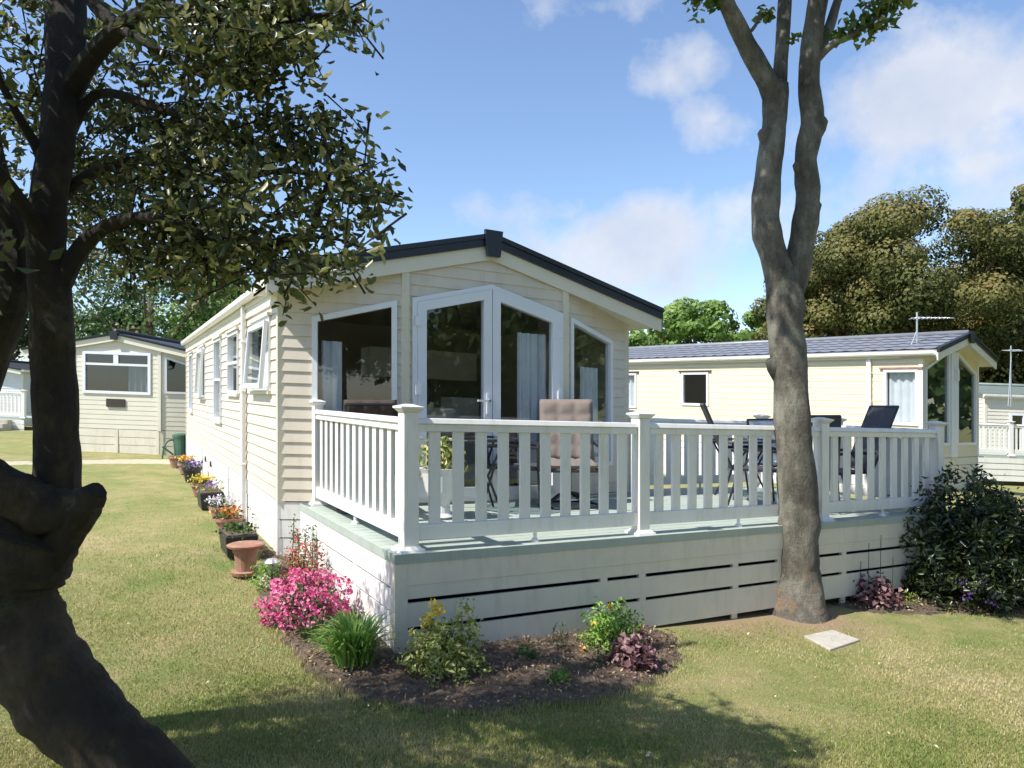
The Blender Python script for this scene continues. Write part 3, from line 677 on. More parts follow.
# --- caravan far right
z6 = 23.; c6 = camxy((985 - CX) / F * z6 + 9, z6)
T6 = frameT((c6[0], c6[1], -.26), pi / 2 - YAW)
op6 = [(.75, .84), (1.25, .84), (1.25, 2.1), (.75, 2.1)]
rh, q3, qs6 = home('static_caravan', T6, T6(0, 0, 0), 'cream static caravan with a green roof and maroon doorway at the right edge', 4, 9, .84, 2.62, .16, 0, 0, .2, .1, side='siding_pale', roof='green_roof', black=.02, so=[dict(poly=op6)], trimc='siding_pale')
window(qs6, op6, rh, w=.08, glass='dark_glass', name='door')
MB().box(qs6, (.8, -.3, .84), (1.2, -.28, 2.05)).build('curtain', M['door_red'], rh)
c6b = camxy((985 - CX) / F * 21 - 1.5, 21); T6D = frameT((c6b[0], c6b[1], -.26), -YAW)
# ------------------------------------------------------------------ decks
def post(T, x, y, z, h, parent, w=.115, cap=True):
    o = MB().box(T, (x - w / 2, y - w / 2, z), (x + w / 2, y + w / 2, z + h)).build('post', M['pvc'], parent, bevel=.006)
    m = MB()
    def py(r0, r1, z0, z1): m.hexa([T(x - r0, y - r0, z0), T(x + r0, y - r0, z0), T(x + r0, y + r0, z0), T(x - r0, y + r0, z0), T(x - r1, y - r1, z1), T(x + r1, y - r1, z1), T(x + r1, y + r1, z1), T(x - r1, y + r1, z1)])
    if cap:
        py(w * .52, w * .74, z + h, z + h + .028); py(w * .76, w * .76, z + h + .028, z + h + .04); py(w * .74, .02, z + h + .04, z + h + .058)
        m.build('post_cap', M['pvc'], o)
        m = MB(); py(w * .85, w * .78, z, z + .02); py(w * .70, w * .53, z + .02, z + .04); m.build('post_skirt', M['pvc'], o)
    return o
def panel(T, p0, p1, z, top, parent, n, bw=.062, name='railing', foot=True):
    Q, Ln = facetT(T, p0, p1); m = MB()
    m.box(Q, (0, -.03, z + top - .115), (Ln, .03, z + top - .06)); m.hexa([Q(0, -.045, z + top - .06), Q(Ln, -.045, z + top - .06), Q(Ln, .045, z + top - .06), Q(0, .045, z + top - .06), Q(0, -.03, z + top - .02), Q(Ln, -.03, z + top - .02), Q(Ln, .03, z + top - .02), Q(0, .03, z + top - .02)])
    m.box(Q, (0, -.028, z + .075), (Ln, .028, z + .185))
    o = m.build(name, M['pvc'], parent, bevel=.005)
    for i in range(n):
        u = Ln * (i + .75) / (n + .5); MB().box(Q, (u - bw / 2, -.014, z + .186), (u + bw / 2, .014, z + top - .116)).build('baluster', M['pvc'], o)
    if foot: MB().lathe(lambda a, b, c_: Q(Ln / 2 + a, b, c_), [(.035, z), (.03, z + .015), (.015, z + .03), (.015, z + .074)], 10).build('foot', M['pvc'], o)
    return o
DYA = radians(1.741); DX, DYY = .306, -2.64; LD = 6.62; DD = 2.78; ZD = .506
TD = frameT((DX, DYY, 0), DYA)
deck = thing('deck', TD(0, 0, 0), 'raised white railed deck with pale green floor, in front of the nearest caravan', 'deck')
def deck_clear(x, y): return True
m = MB(); nbd = 22
for i in range(nbd):
    y0 = -.03 + (DD + .03) * i / nbd; y1 = -.03 + (DD + .03) * (i + 1) / nbd - .006
    xm = 4.10 if y1 > DD - .03 - .0 else 4.1
    # boards stop at the caravan bay
    wx, wy, _ = TD(0, (y0 + y1) / 2, 0)
    ycen = (y0 + y1) / 2 + DYY
    if ycen > -B - .12:
        f_ = clamp((ycen + B + .12) / (B + .1), 0, 1)
        xl0 = (A + .05) * (1 - f_) - DX - .05 if ycen < .0 else None
        if ycen < -.02 and xl0 > .1: m.box(TD, (-.03, y0, ZD - .035), (xl0, y1, ZD))
        xr0 = W - A + .0 + f_ * (A + .05) - DX + .08
        m.box(TD, (xr0, y0, ZD - .035), (LD + .03, y1, ZD))
    else: m.box(TD, (-.03, y0, ZD - .035), (LD + .03, y1, ZD))
m.build('deck_floor', M['deck'], deck)
m = MB(); m.box(TD, (.03, .03, ZD - .16), (LD - .03, DD - .42 - .3, ZD - .04)); m.box(TD, (W - DX + .15, DD - .8, ZD - .16), (LD - .03, DD - .03, ZD - .04)); m.build('joist', M['metal_black'], deck)
# edge trims + skirts with gaps
m = MB(); m.box(TD, (-.045, -.045, ZD - .06), (LD + .045, -.031, ZD + .006)); m.box(TD, (-.045, -.030, ZD - .06), (-.031, DD, ZD + .006)); m.box(TD, (LD + .031, -.030, ZD - .06), (LD + .045, DD, ZD + .006)); m.build('deck_edge', M['deck'], deck)
def skirtp(Q, Ln, us, ground, side):
    """long boards with slots between them"""
    tops = [(ZD - .061, ZD - .215), (ZD - .217, ZD - .31), (ZD - .338, ZD - .505), (ZD - .533, ZD - .76)]
    if side: tops = [(ZD - .061, ZD - .235), (ZD - .25, ZD - .40), (ZD - .415, ZD - .555), (ZD - .57, ZD - .74)]
    for i, (a_, b_) in enumerate(tops):
        mm = MB(); mm.box(Q, (-.0, 0, b_), (Ln, .018 if i != 1 or side else .012, a_)); mm.build('skirt_board', M['skirt' if not side else 'pvc'], deck)  # front boards take the shade-toned colour, side boards the plain white
    for u in us:
        mm = MB(); mm.box(Q, (u - .035, -.02, -.9), (u + .035, -.001, ZD - .07))
        for i in range(len(tops) - 1):
            if tops[i][1] - tops[i + 1][0] > .01: mm.box(Q, (u - .035, .0, tops[i + 1][0] - .001), (u + .035, .013, tops[i][1] + .001))
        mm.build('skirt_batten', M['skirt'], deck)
QF, LF = facetT(TD, (-.02, -.02), (LD + .02, -.02)); skirtp(QF, LF, [.04] + [facet_hit(TD(0, -.02, 0), TD(LD, -.02, 0), p, 560)[0] + .02 for p in (603, 641.5, 734.5, 779, 843)] + [LF - .6, LF - .05], 0, False)
QG, LG = facetT(TD, (-.02, DD), (-.02, -.02)); skirtp(QG, LG, [.05, 1.0, 1.9, LG - .05], 0, True)
QE, LE = facetT(TD, (LD + .02, -.02), (LD + .02, DD)); skirtp(QE, LE, [.05, 1.4, LE - .05], 0, True)
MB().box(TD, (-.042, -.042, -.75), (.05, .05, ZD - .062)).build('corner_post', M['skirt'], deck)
m = MB(); m.box(TD, (.05, .14, -.9), (LD - .05, .16, ZD - .17)); m.box(TD, (.14, .2, -.9), (.16, DD - .5, ZD - .17)); m.build('black_backing', M['metal_black'], deck)  # black sheets added behind the skirt, darkening what shows through its slots
hp = .985; topr = .965
def fx(px):  # front rail u for px
    a_ = TD(0, .09, 0); b_ = TD(LD, .09, 0); return facet_hit(a_, b_, px, 400)[0]
U1, U2, U3, U4 = fx(408.5), fx(640.5), fx(821), fx(936.5)
yR = DD - .16
print('post u', U1, U2, U3, U4, 'LD', LD)
PW = .0575
for u in (U1, U2, U3, U4): post(TD, u, .09, ZD, hp, deck)
post(TD, U1, DD - .30, ZD, hp, deck, w=.09)
post(TD, U4, yR, ZD, hp, deck); post(TD, 4.16, yR, ZD, hp, deck, w=.1)
post(TD, U4, DD * .5, ZD, hp, deck)
panel(TD, (U1 + PW, .09), (U2 - PW, .09), ZD, topr, deck, 10, bw=.085)
panel(TD, (U2 + PW, .09), (U3 - PW, .09), ZD, topr, deck, 11, bw=.085)
panel(TD, (U3 + PW, .09), (U4 - PW, .09), ZD, topr, deck, 9, bw=.085)
panel(TD, (U1, DD - .345), (U1, .09 + PW), ZD, topr, deck, 13, bw=.085)
panel(TD, (U4, .09 + PW), (U4, DD * .5 - PW), ZD, topr, deck, 8, bw=.085); panel(TD, (U4, DD * .5 + PW), (U4, yR - PW), ZD, topr, deck, 7, bw=.085)
panel(TD, (4.22, yR), (U4 - PW, yR), ZD, topr, deck, 14, bw=.085)
# far decks
def fardeck(T, x0, x1, y0, y1, zd, label, n=16):
    d = thing('deck', T(x0, y0, 0), label, 'deck')
    MB().box(T, (x0, y0, zd - .04), (x1, y1, zd)).build('deck_floor', M['deck'], d)
    for i in range(4): MB().box(T, (x0 + .01, y0 + .01 + .002 * i, zd - .06 - .17 * (i + 1) + .02), (x1 - .01, y0 + .03 + .002 * i, zd - .06 - .17 * i)).build('skirt_board', M['pvc'], d)
    ny = 3
    xsn = np.linspace(x0 + .06, x1 - .06, max(2, int((x1 - x0) / 2) + 1))
    for x in xsn: post(T, x, y0 + .08, zd, .95, d)
    for a_, b_ in zip(xsn[:-1], xsn[1:]): panel(T, (a_ + .06, y0 + .08), (b_ - .06, y0 + .08), zd, .93, d, int((b_ - a_) / .14), foot=False)
    return d
fardeck(T6D, .0, 9., 0, 1.9, .84, 'white railed deck at the right edge, in front of the green roofed caravan')
z7 = 26.; c7 = camxy((24 - CX) / F * z7, z7); T7 = frameT((c7[0], c7[1], 0), th2)
fd = fardeck(T7, -3.4, .0, 0, 2.4, .46, 'white slatted deck railing left of the dark tree trunk, in front of the white caravan')
m = MB()
for i in range(3): m.box(T7, (-1.3, -.02 - .25 * (3 - i), -.05), (-.4, -.02 - .25 * (2 - i), .13 * (i + 1)))
m.build('step', M['slab'], fd)
# ------------------------------------------------------------------ deck furniture
ANG = lambda d: radians(d)
def furn(name, px, z, ang, label, cat, group=None, xy=None):
    if xy is None: p = C + (px - CX) / F * z * RT + z * FW; xy = (p[0], p[1])
    T, o3 = local(xy[0], xy[1], ang, ZD + .001); return thing(name, o3, label, cat, group), T
def cushion_chair(t, T, cush='cushion'):
    def bk(u, w, z): return T(u, .25 + (z - .45) * .22 + w, z)
    # frame
    m = MB()
    for s_ in (-1, 1):
        m.tube([bk(s_ * .27, .03, .42), bk(s_ * .27, .03, 1.15)], .014, 8); m.tube([T(s_ * .30, -.27, .42), T(s_ * .32, -.26, .64), T(s_ * .32, .1, .66), bk(s_ * .28, .0, .70)], .014, 8, sub=3)
        m.tube([T(s_ * .28, -.26, .42), T(s_ * .28, .26, .42)], .014, 8)
    m.tube([bk(-.27, .03, 1.15), bk(.27, .03, 1.15)], .014, 8); m.tube([T(-.28, -.26, .42), T(.28, -.26, .42)], .014, 8); m.tube([T(-.28, .26, .42), T(.28, .26, .42)], .014, 8)
    m.build('frame', M['metal_black'], t)
    # tufted cushions
    def pad(fn, w, h, nx_, ny_, th, name):
        m = MB(); N = 26
        for sd in (1, -1):
            for j in range(N + 1):
                for i in range(N + 1):
                    a_, b_ = i / N, j / N; ed = min(a_, 1 - a_, b_, 1 - b_); d = min(1, (ed / .06)) ** .5
                    tx = abs(sin(pi * a_ * nx_)) ** .6; ty = abs(sin(pi * b_ * ny_)) ** .6; tt = th * d * (.55 + .45 * min(tx, ty) + .1 * tx * ty)
                    m.v.append(fn((a_ - .5) * w, sd * tt * .5, b_ * h))
        q = (N + 1) ** 2
        for sd in (0, 1):
            for j in range(N):
                for i in range(N): k_ = sd * q + j * (N + 1) + i; m.f.append((k_, k_ + 1, k_ + N + 2, k_ + N + 1) if sd == 0 else (k_, k_ + N + 1, k_ + N + 2, k_ + 1))
        return m.build(name, M[cush], t, smooth=True)
    pad(lambda u, w, z: bk(u, -.04 + w, .50 + z), .56, .70, 3, 4, .10, 'back_cushion')
    pad(lambda u, w, z: T(u, -.27 + z, .48 + w), .54, .52, 3, 3, .10, 'seat_cushion')
    m = MB(); m.tube([T(0, 0, .40), T(0, 0, .14)], .03, 10)
    for k_ in range(4):
        a_ = k_ * pi / 2 + .6; m.tube([T(0, 0, .16), T(.15 * cos(a_), .15 * sin(a_), .12), T(.30 * cos(a_), .30 * sin(a_), .02)], .018, 8, sub=3)
    m.tube([T(.30 * cos(a_), .30 * sin(a_), .02) for a_ in np.linspace(0, 2 * pi, 25)], .012, 6)
    m.build('swivel_base', M['metal_black'], t, smooth=True)
def sling_chair(t, T, rec=.35, h=1.08, mat='sling', fr='metal_black'):
    m = MB()
    def bk(u, w, z): return T(u, .24 + (z - .42) * rec + w, z)
    for s_ in (-1, 1):
        x = s_ * .27; m.tube([T(x, -.30, 0), T(x, -.27, .40), T(x, .24, .42), bk(x, 0, h)], .014, 8); m.tube([T(x, .30, 0), T(x * 1.05, .18, .40), T(x * 1.1, -.02, .64), ], .013, 8)
        m.tube([T(x * 1.1, -.28, .62), T(x * 1.1, .0, .65), T(x * 1.1, .26, .64)], .018, 8)
        m.tube([T(x, -.27, .40), T(x * 1.1, -.28, .62)], .013, 8)
    m.tube([bk(-.27, 0, h), bk(.27, 0, h)], .014, 8); m.tube([T(-.27, -.27, .40), T(.27, -.27, .40)], .014, 8); m.tube([T(-.27, -.29, .12), T(.27, -.29, .12)], .01, 8)
    m.build('frame', M[fr], t)
    m = MB(); m.box(T, (-.255, -.27, .405), (.255, .24, .425)); m.build('seat', M[mat], t)
    m = MB(); m.hexa([bk(-.255, -.008, .43), bk(.255, -.008, .43), bk(.255, .008, .43), bk(-.255, .008, .43), bk(-.255, -.008, h - .01), bk(.255, -.008, h - .01), bk(.255, .008, h - .01), bk(-.255, .008, h - .01)]); m.build('backrest', M[mat], t)
cg = 'garden chairs on the deck'
t, T = furn('garden_chair', 568.5, 7.8, -YAW, 'swivel garden chair with tufted taupe cushions, in front of the right hand door', 'chair', cg); T_ = T; cushion_chair(t, lambda x, y, z: T_(x * 1.05, y, z * .95))
t, T = furn('garden_chair', 365, 7.0, radians(172), 'brown garden chair under the left bay window, its back to the lawn', 'chair', cg); T_ = T
cushion_chair(t, lambda x, y, z: T_(x * .86, y * .86, z * .88), 'wicker')
t, T = furn('garden_chair', 0, 0, radians(52), 'charcoal reclining chair just left of the slender trunk, leaning back beneath the small dark window', 'chair', cg, xy=(5.1, -1.25)); sling_chair(t, T, .42, 1.16)
t, T = furn('garden_chair', 0, 0, radians(-112), 'charcoal reclining chair in the right corner of the deck, its back tilted to the right', 'chair', cg, xy=(6.02, -1.72)); sling_chair(t, T, .42, 1.17)
t, T = furn('garden_chair', 0, 0, radians(170), 'brown framed chair right behind the slender trunk, seen from the back', 'chair', cg, xy=(5.22, -2.0)); sling_chair(t, lambda x, y, z: T(x * .9, y * .5, z), .1, 1.05, 'sling', 'brown_metal')
t, T = furn('garden_chair', 0, 0, radians(-5), 'upright chair with pale blue-grey cushion between the table and the right recliner', 'chair', cg, xy=(6.15, -.75)); sling_chair(t, T, .15, .98, 'cushion_blue')
t, T = furn('garden_chair', 512, 7.75, radians(60), 'black framed chair beside the table by the door handle side', 'chair', cg); sling_chair(t, T, .15, .9)
def table(px, z, label, r=.5, h=.71, xy=None):
    t, T = furn('garden_table', px, z, 0, label, 'table', xy=xy)
    MB().lathe(T, [(r - .01, h - .008), (r, h - .004), (r - .01, h)], 32).build('table_top', M['dark_glass'], t)
    MB().tube([T((r) * cos(a_), r * sin(a_), h - .004) for a_ in np.linspace(0, 2 * pi, 33)], .014, 8).build('rim', M['metal_black'], t)
    for k_ in range(4):
        a_ = k_ * pi / 2 + .5; MB().tube([T(.40 * r * cos(a_), .4 * r * sin(a_), .35), T(.85 * r * cos(a_), .85 * r * sin(a_), h - .02)], .012, 8).tube([T(.40 * r * cos(a_), .4 * r * sin(a_), .35), T(.8 * r * cos(a_), .8 * r * sin(a_), 0)], .012, 8).build('leg', M['metal_black'], t)
    return t, T
table(474, 7.3, 'round glass garden table in front of the left hand door', .42)
tt, TT = table(0, 0, 'round glass garden table between the two recliners', .42, xy=(5.45, -.75))
# planter on deck
def pot(T, t, prof, mat, name='pot', n=20): return MB().lathe(T, prof, n).build(name, M[mat], t, smooth=False)
t, T = furn('planter', 441, 6.75, 0, 'white urn planter with a yellow-green shrub behind the front left corner post', 'planter')
pot(T, t, [(.10, 0), (.12, .02), (.09, .05), (.08, .12), (.14, .25), (.18, .42), (.20, .46), (.17, .46), (.15, .42)], 'white_pot')
c_ = np.array(T(0, 0, .58)); leaves('foliage', M['leaf_yg'], c_ + RS.normal(0, 1, (260, 3)) * np.array([.09, .09, .08]), .09, t)
# lamp-like white ornament on the corner behind post
# ------------------------------------------------------------------ trees
def limb_px(lst): return [at(a_, b_, z) for a_, b_, z, r in lst], [r for *_, r in lst]
# slender tree in front of the deck
bx, by, bz = G(795, 611); zt0 = (np.array([bx, by]) - C[:2]) @ FW[:2]
tr = thing('tree', (bx, by, bz), 'slender forked tree with pale scarred lower bark, in front of the deck', 'tree')
z = zt0
m = MB()
def pxr(r): return r * z / F * .9
P = [(795, 626, z, pxr(42)), (795, 608, z, pxr(33)), (797, 588, z, pxr(27)), (798, 560, z, pxr(23)), (799, 530, z, pxr(21)), (798, 500, z, pxr(20.5)), (794, 440, z, pxr(20)), (790, 380, z, pxr(19)), (786, 330, z, pxr(18.5)), (785, 300, z, pxr(20)), (777, 268, z, pxr(16)), (768, 235, z, pxr(15.5)), (765, 205, z, pxr(14.5)), (770, 160, z, pxr(14)), (775, 120, z + .05, pxr(13.5)), (775, 85, z + .05, pxr(14))]
p_, r_ = limb_px(P); m.tube(p_, r_, 20, .10, 5, 3)
P = [(775, 95, z + .05, pxr(13)), (760, 70, z, pxr(10.5)), (742, 35, z - .1, pxr(10)), (725, 0, z - .2, pxr(9)), (700, -60, z - .4, pxr(8)), (640, -150, z - .6, pxr(5)), (600, -220, z - .7, pxr(3))]
p_, r_ = limb_px(P); m.tube(p_, r_, 14, .10, 5, 4)
P = [(777, 100, z + .1, pxr(9)), (782, 50, z + .2, pxr(8)), (785, 0, z + .3, pxr(8)), (790, -80, z + .5, pxr(6.5)), (770, -200, z + .9, pxr(4))]
p_, r_ = limb_px(P); m.tube(p_, r_, 12, .09, 5, 5)
P = [(786, 302, z + .05, pxr(16)), (797, 270, z + .05, pxr(15)), (804, 230, z, pxr(13.5)), (808, 195, z, pxr(12.5)), (806, 160, z, pxr(12.5)), (812, 125, z, pxr(13)), (809, 85, z, pxr(11)), (812, 40, z, pxr(11)), (818, 0, z, pxr(11)), (830, -70, z - .1, pxr(9)), (870, -170, z - .3, pxr(5))]
p_, r_ = limb_px(P); m.tube(p_, r_, 16, .12, 5, 6)
for (a_, b_, r) in ((760, 208, 7), (763, 162, 6), (765, 133, 7), (819, 122, 8), (798, 165, 5), (815, 205, 6), (774, 362, 8), (811, 545, 7), (806, 205, 5)):  # knots
    q = at(a_, b_, z - .02); m.lathe(lambda x, y, zz: tuple(q + np.array([x, y, zz])), [(.01, -pxr(r) * 2.6), (pxr(r) * .9, -pxr(r) * 1.2), (pxr(r) * 1.2, 0), (pxr(r) * .9, pxr(r) * .5), (pxr(r) * .3, pxr(r) * .7)], 9)
br = [((816, 60, z, pxr(5)), (832, 45, z - .1, pxr(3.5)), (855, 33, z - .2, pxr(3)), (880, 15, z - .3, pxr(2)), (893, -5, z - .35, pxr(1.5))),
      ((818, 55, z, pxr(6)), (830, 25, z + .1, pxr(5.5)), (842, -10, z + .2, pxr(4.5)), (880, -90, z + .6, pxr(3))),
      ((740, 35, z, pxr(4)), (752, 30, z, pxr(2)), (762, 14, z, pxr(1.5))),
      ((726, 5, z - .2, pxr(4)), (702, -12, z - .3, pxr(3)), (680, -30, z - .4, pxr(2)))]
for q in br: p_, r_ = limb_px(q); m.tube(p_, r_, 8, .08, 4, 8)
trunk = m.build('trunk', M['bark_maple'], tr, smooth=True)
cl = []
for (a_, b_, dz_, r, n) in ((880, 12, -.3, .16, 120), (856, 28, -.2, .12, 60), (895, 0, -.35, .14, 80), (765, 15, 0, .07, 26), (700, -4, -.3, .12, 60), (715, 2, -.25, .08, 30), (838, 36, -.1, .06, 20), (793, 40, .1, .05, 12), (872, 35, -.25, .06, 16)):
    c0_ = at(a_, b_, z + dz_); cl.append(c0_ + RS.normal(0, r * .55, (n, 3)))
leaves('crown', M['leaf_maple'], np.concatenate(cl), .085, tr, aspect=.75, up=.6)
# high crown above the picture
cc = []; ctr = at(790, -250, z)
for i in range(120):
    a_ = rnd.uniform(0, 2 * pi); rr = rnd.uniform(.2, 1) ** .6; xx = ctr[0] - .72 + 2.85 * rr * cos(a_); yy = ctr[1] + .6 + 2.6 * rr * sin(a_); zz = 6.6 + rnd.uniform(0, 1.6) * (1.1 - rr * .5)
    if CY - (zz - 1.0 - C[2]) * F / max(.3, (np.array([xx, yy]) - C[:2]) @ FW[:2]) > -10: continue
    cc.append(np.array([xx, yy, zz]) + np.clip(RS.normal(0, .36, (170, 3)), -.7, .7) * np.array([1, 1, .5]))
leaves('crown', M['leaf_maple'], np.concatenate(cc), .12, tr, aspect=.75, up=.5)
# dark evergreen framing the left
zb = 3.15; gx, gy = camxy((200 - CX) / F * zb, zb)
to = thing('tree', (gx, gy, gz(gx, gy)), 'dark evergreen tree with leaning forked trunk, framing the left of the lawn', 'tree')
def pr(r, zz): return r * zz / F
def PL(*q): p_, r_ = limb_px([(a_, b_, zz, pr(r, zz)) for a_, b_, zz, r in q]); return p_, r_
m = MB()
m.tube(*PL((240, 890, 3.1, 42), (190, 830, 3.1, 39), (132, 768, 3.1, 38), (97, 735, 3.1, 39), (58, 692, 3.12, 42), (28, 650, 3.14, 44), (9, 612, 3.16, 45), (7, 580, 3.17, 50), (18, 550, 3.17, 52), (34, 522, 3.15, 46)), 36, .06, 10, 21)
m.tube(*PL((8, 640, 3.2, 16), (24, 575, 3.22, 32), (48, 525, 3.22, 31), (57, 480, 3.2, 22.5), (57, 440, 3.2, 20), (54, 390, 3.2, 20), (53, 340, 3.2, 20.5), (50, 290, 3.2, 19), (46, 240, 3.2, 17.5), (50, 190, 3.2, 16.5), (57, 140, 3.25, 16.5), (64, 80, 3.3, 16.5), (66, 20, 3.4, 18), (70, -60, 3.5, 15), (90, -160, 3.7, 10), (100, -260, 3.8, 6)), 16, .07, 5, 22)
m.tube(*PL((94, 494, 3.02, 9), (84, 500, 3.05, 13), (66, 509, 3.08, 19), (42, 508, 3.08, 24), (15, 495, 3.05, 24), (-20, 476, 3.0, 22), (-80, 440, 2.9, 18), (-140, 300, 2.95, 12), (-160, 100, 3, 8)), 16, .13, 6, 23)
m.tube(*PL((50, 560, 3.16, 16), (72, 525, 3.12, 18), (84, 509, 3.05, 14), (92, 498, 3.0, 13), (97, 490, 2.98, 10)), 12, .16, 4, 24)
m.tube(*PL((-60, 560, 3.4, 26), (-35, 420, 3.4, 22), (0, 330, 3.4, 18), (14, 285, 3.4, 16), (10, 230, 3.4, 14), (-10, 150, 3.4, 12), (-20, 40, 3.4, 10), (-30, -100, 3.4, 6)), 12, .08, 5, 25)
brs = [((50, 300, 3.2, 13), (80, 250, 3.2, 9), (110, 225, 3.1, 7), (150, 218, 3.0, 6), (200, 232, 2.95, 5.5), (245, 248, 2.95, 4.5), (285, 246, 2.95, 4), (312, 232, 2.95, 3), (320, 205, 2.95, 2.5), (330, 175, 2.95, 1.5)),
       ((245, 248, 2.95, 4), (300, 238, 2.9, 2), (340, 240, 2.85, 1.5), (370, 252, 2.82, 1)),
       ((64, 100, 3.3, 12), (90, 60, 3.2, 10), (120, 28, 3.1, 9), (155, 5, 3.0, 8), (200, -40, 2.9, 6), (260, -80, 2.8, 4)),
       ((120, 28, 3.1, 7), (95, 5, 3.15, 7), (85, -20, 3.2, 6)),
       ((118, 28, 3.1, 5), (145, 42, 3.0, 4.5), (175, 60, 3.0, 3.5), (215, 80, 2.95, 3), (265, 80, 2.9, 2)),
       ((60, 150, 3.3, 8), (95, 95, 3.3, 5), (150, 105, 3.2, 4.5), (195, 122, 3.1, 4), (240, 140, 3.1, 3), (290, 150, 3.0, 2)),
       ((55, 200, 3.3, 8), (100, 170, 3.4, 6), (160, 160, 3.5, 5), (220, 180, 3.5, 4), (290, 170, 3.5, 3), (350, 190, 3.4, 2)),
       ((155, 5, 3.0, 5), (220, 15, 2.8, 4), (290, 20, 2.7, 3), (350, 8, 2.6, 1.5)),
       ((46, 240, 3.2, 9), (20, 200, 3.0, 7), (-20, 150, 2.8, 5)), ((50, 190, 3.25, 7), (38, 150, 3.2, 5), (15, 110, 3.1, 4), (-10, 60, 3.0, 3))]
for i, q in enumerate(brs): m.tube(*PL(*q), 8, .08, 4, 30 + i)
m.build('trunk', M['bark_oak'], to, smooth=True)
# leaf clusters hung on twigs: (px,py,z, radius px, clusters)
blobs = [(30, 30, 3.2, 60, 26), (110, 60, 3.3, 60, 22), (180, 30, 3.1, 60, 34), (240, 25, 3.0, 60, 36), (295, 18, 2.9, 44, 24), (340, 8, 2.8, 20, 7), (250, 72, 3.1, 34, 14), (300, 50, 2.9, 22, 6),
         (30, 110, 3.3, 55, 18), (100, 130, 3.4, 50, 22), (160, 140, 3.5, 50, 30), (220, 130, 3.4, 45, 22), (280, 140, 3.2, 34, 14), (325, 125, 3.1, 24, 5), (345, 165, 3.1, 28, 10), (370, 200, 3.0, 20, 6), (300, 180, 3.3, 45, 22),
         (110, 190, 3.5, 45, 26), (170, 200, 3.4, 48, 34), (230, 200, 3.3, 48, 34), (250, 245, 3.1, 42, 26), (200, 255, 3.3, 38, 24), (140, 245, 3.5, 38, 20), (300, 262, 3.0, 24, 8), (330, 215, 3.1, 26, 9), (340, 255, 2.9, 16, 4), (378, 243, 2.85, 10, 2),
         (20, 190, 3.3, 50, 20), (80, 210, 3.7, 40, 14), (10, 250, 3.5, 40, 12), (95, 250, 3.8, 30, 10), (-30, 100, 3.2, 60, 20)]
cs = []; twigs = MB()
for (a_, b_, zz, r, n) in blobs:
    for i in range(int(n * .88)):
        q = at(a_ + rnd.gauss(0, r * .48), b_ + rnd.gauss(0, r * .45), zz + rnd.gauss(0, .16) + (.45 if a_ < 115 else -.2))
        dr = np.array([rnd.gauss(0, 1), rnd.gauss(0, 1), rnd.gauss(-.2, .7)]); dr /= np.linalg.norm(dr); ln = rnd.uniform(.10, .22)
        twigs.tube([q - dr * ln, q + dr * ln * .3 + np.array([0, 0, .02]), q + dr * ln], [.0045, .003, .0015], 4)
        nl = rnd.randint(22, 34)
        for k_ in range(nl): cs.append(q + dr * rnd.uniform(-ln, ln) + np.array([rnd.gauss(0, .028), rnd.gauss(0, .028), rnd.gauss(0, .028)]))
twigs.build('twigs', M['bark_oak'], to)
leaves('crown', M['leaf_oak'], cs, .046, to, aspect=.44, up=.15, fine=True)
cs = []          # rest of the crown, out of view, clusters placed to shade lawn and trunk
SD = np.array([-.998 * cos(radians(52)), -.045 * cos(radians(52)), sin(radians(52))])
def tri(P):
    while True:
        x = rnd.uniform(min(p[0] for p in P), max(p[0] for p in P)); y = rnd.uniform(min(p[1] for p in P), max(p[1] for p in P))
        if inpoly(x, y, P): return x, y
shp = [(150, 800), (200, 715), (262, 690), (420, 676), (560, 682), (690, 690), (712, 720), (760, 800)]
k_ = 0
while k_ < 345:
    if k_ < 235: q = np.array(G(*tri(shp))) + SD / SD[2] * rnd.uniform(2.1, 4.3)
    elif k_ < 280: q = at(rnd.uniform(10, 150), rnd.uniform(590, 768), 3.1) + SD * rnd.uniform(1.5, 3.2)
    else: q = at(rnd.uniform(0, 110), rnd.uniform(-60, 520), 3.2) + SD * rnd.uniform(.5, 1.9)
    d = q - C; zz = d @ FW; k_ += 1
    if np.linalg.norm(d) < 1.7: continue
    if zz > 0:
        ppx = CX + F * (d @ RT) / zz; ppy = CY - F * d[2] / zz
        if ppx > -40 and ppy > -60: continue
    cs.append(q + RS.normal(0, .10, (44, 3)))
leaves('crown', M['leaf_oak'], np.concatenate(cs), .065, to, aspect=.46, up=.15)
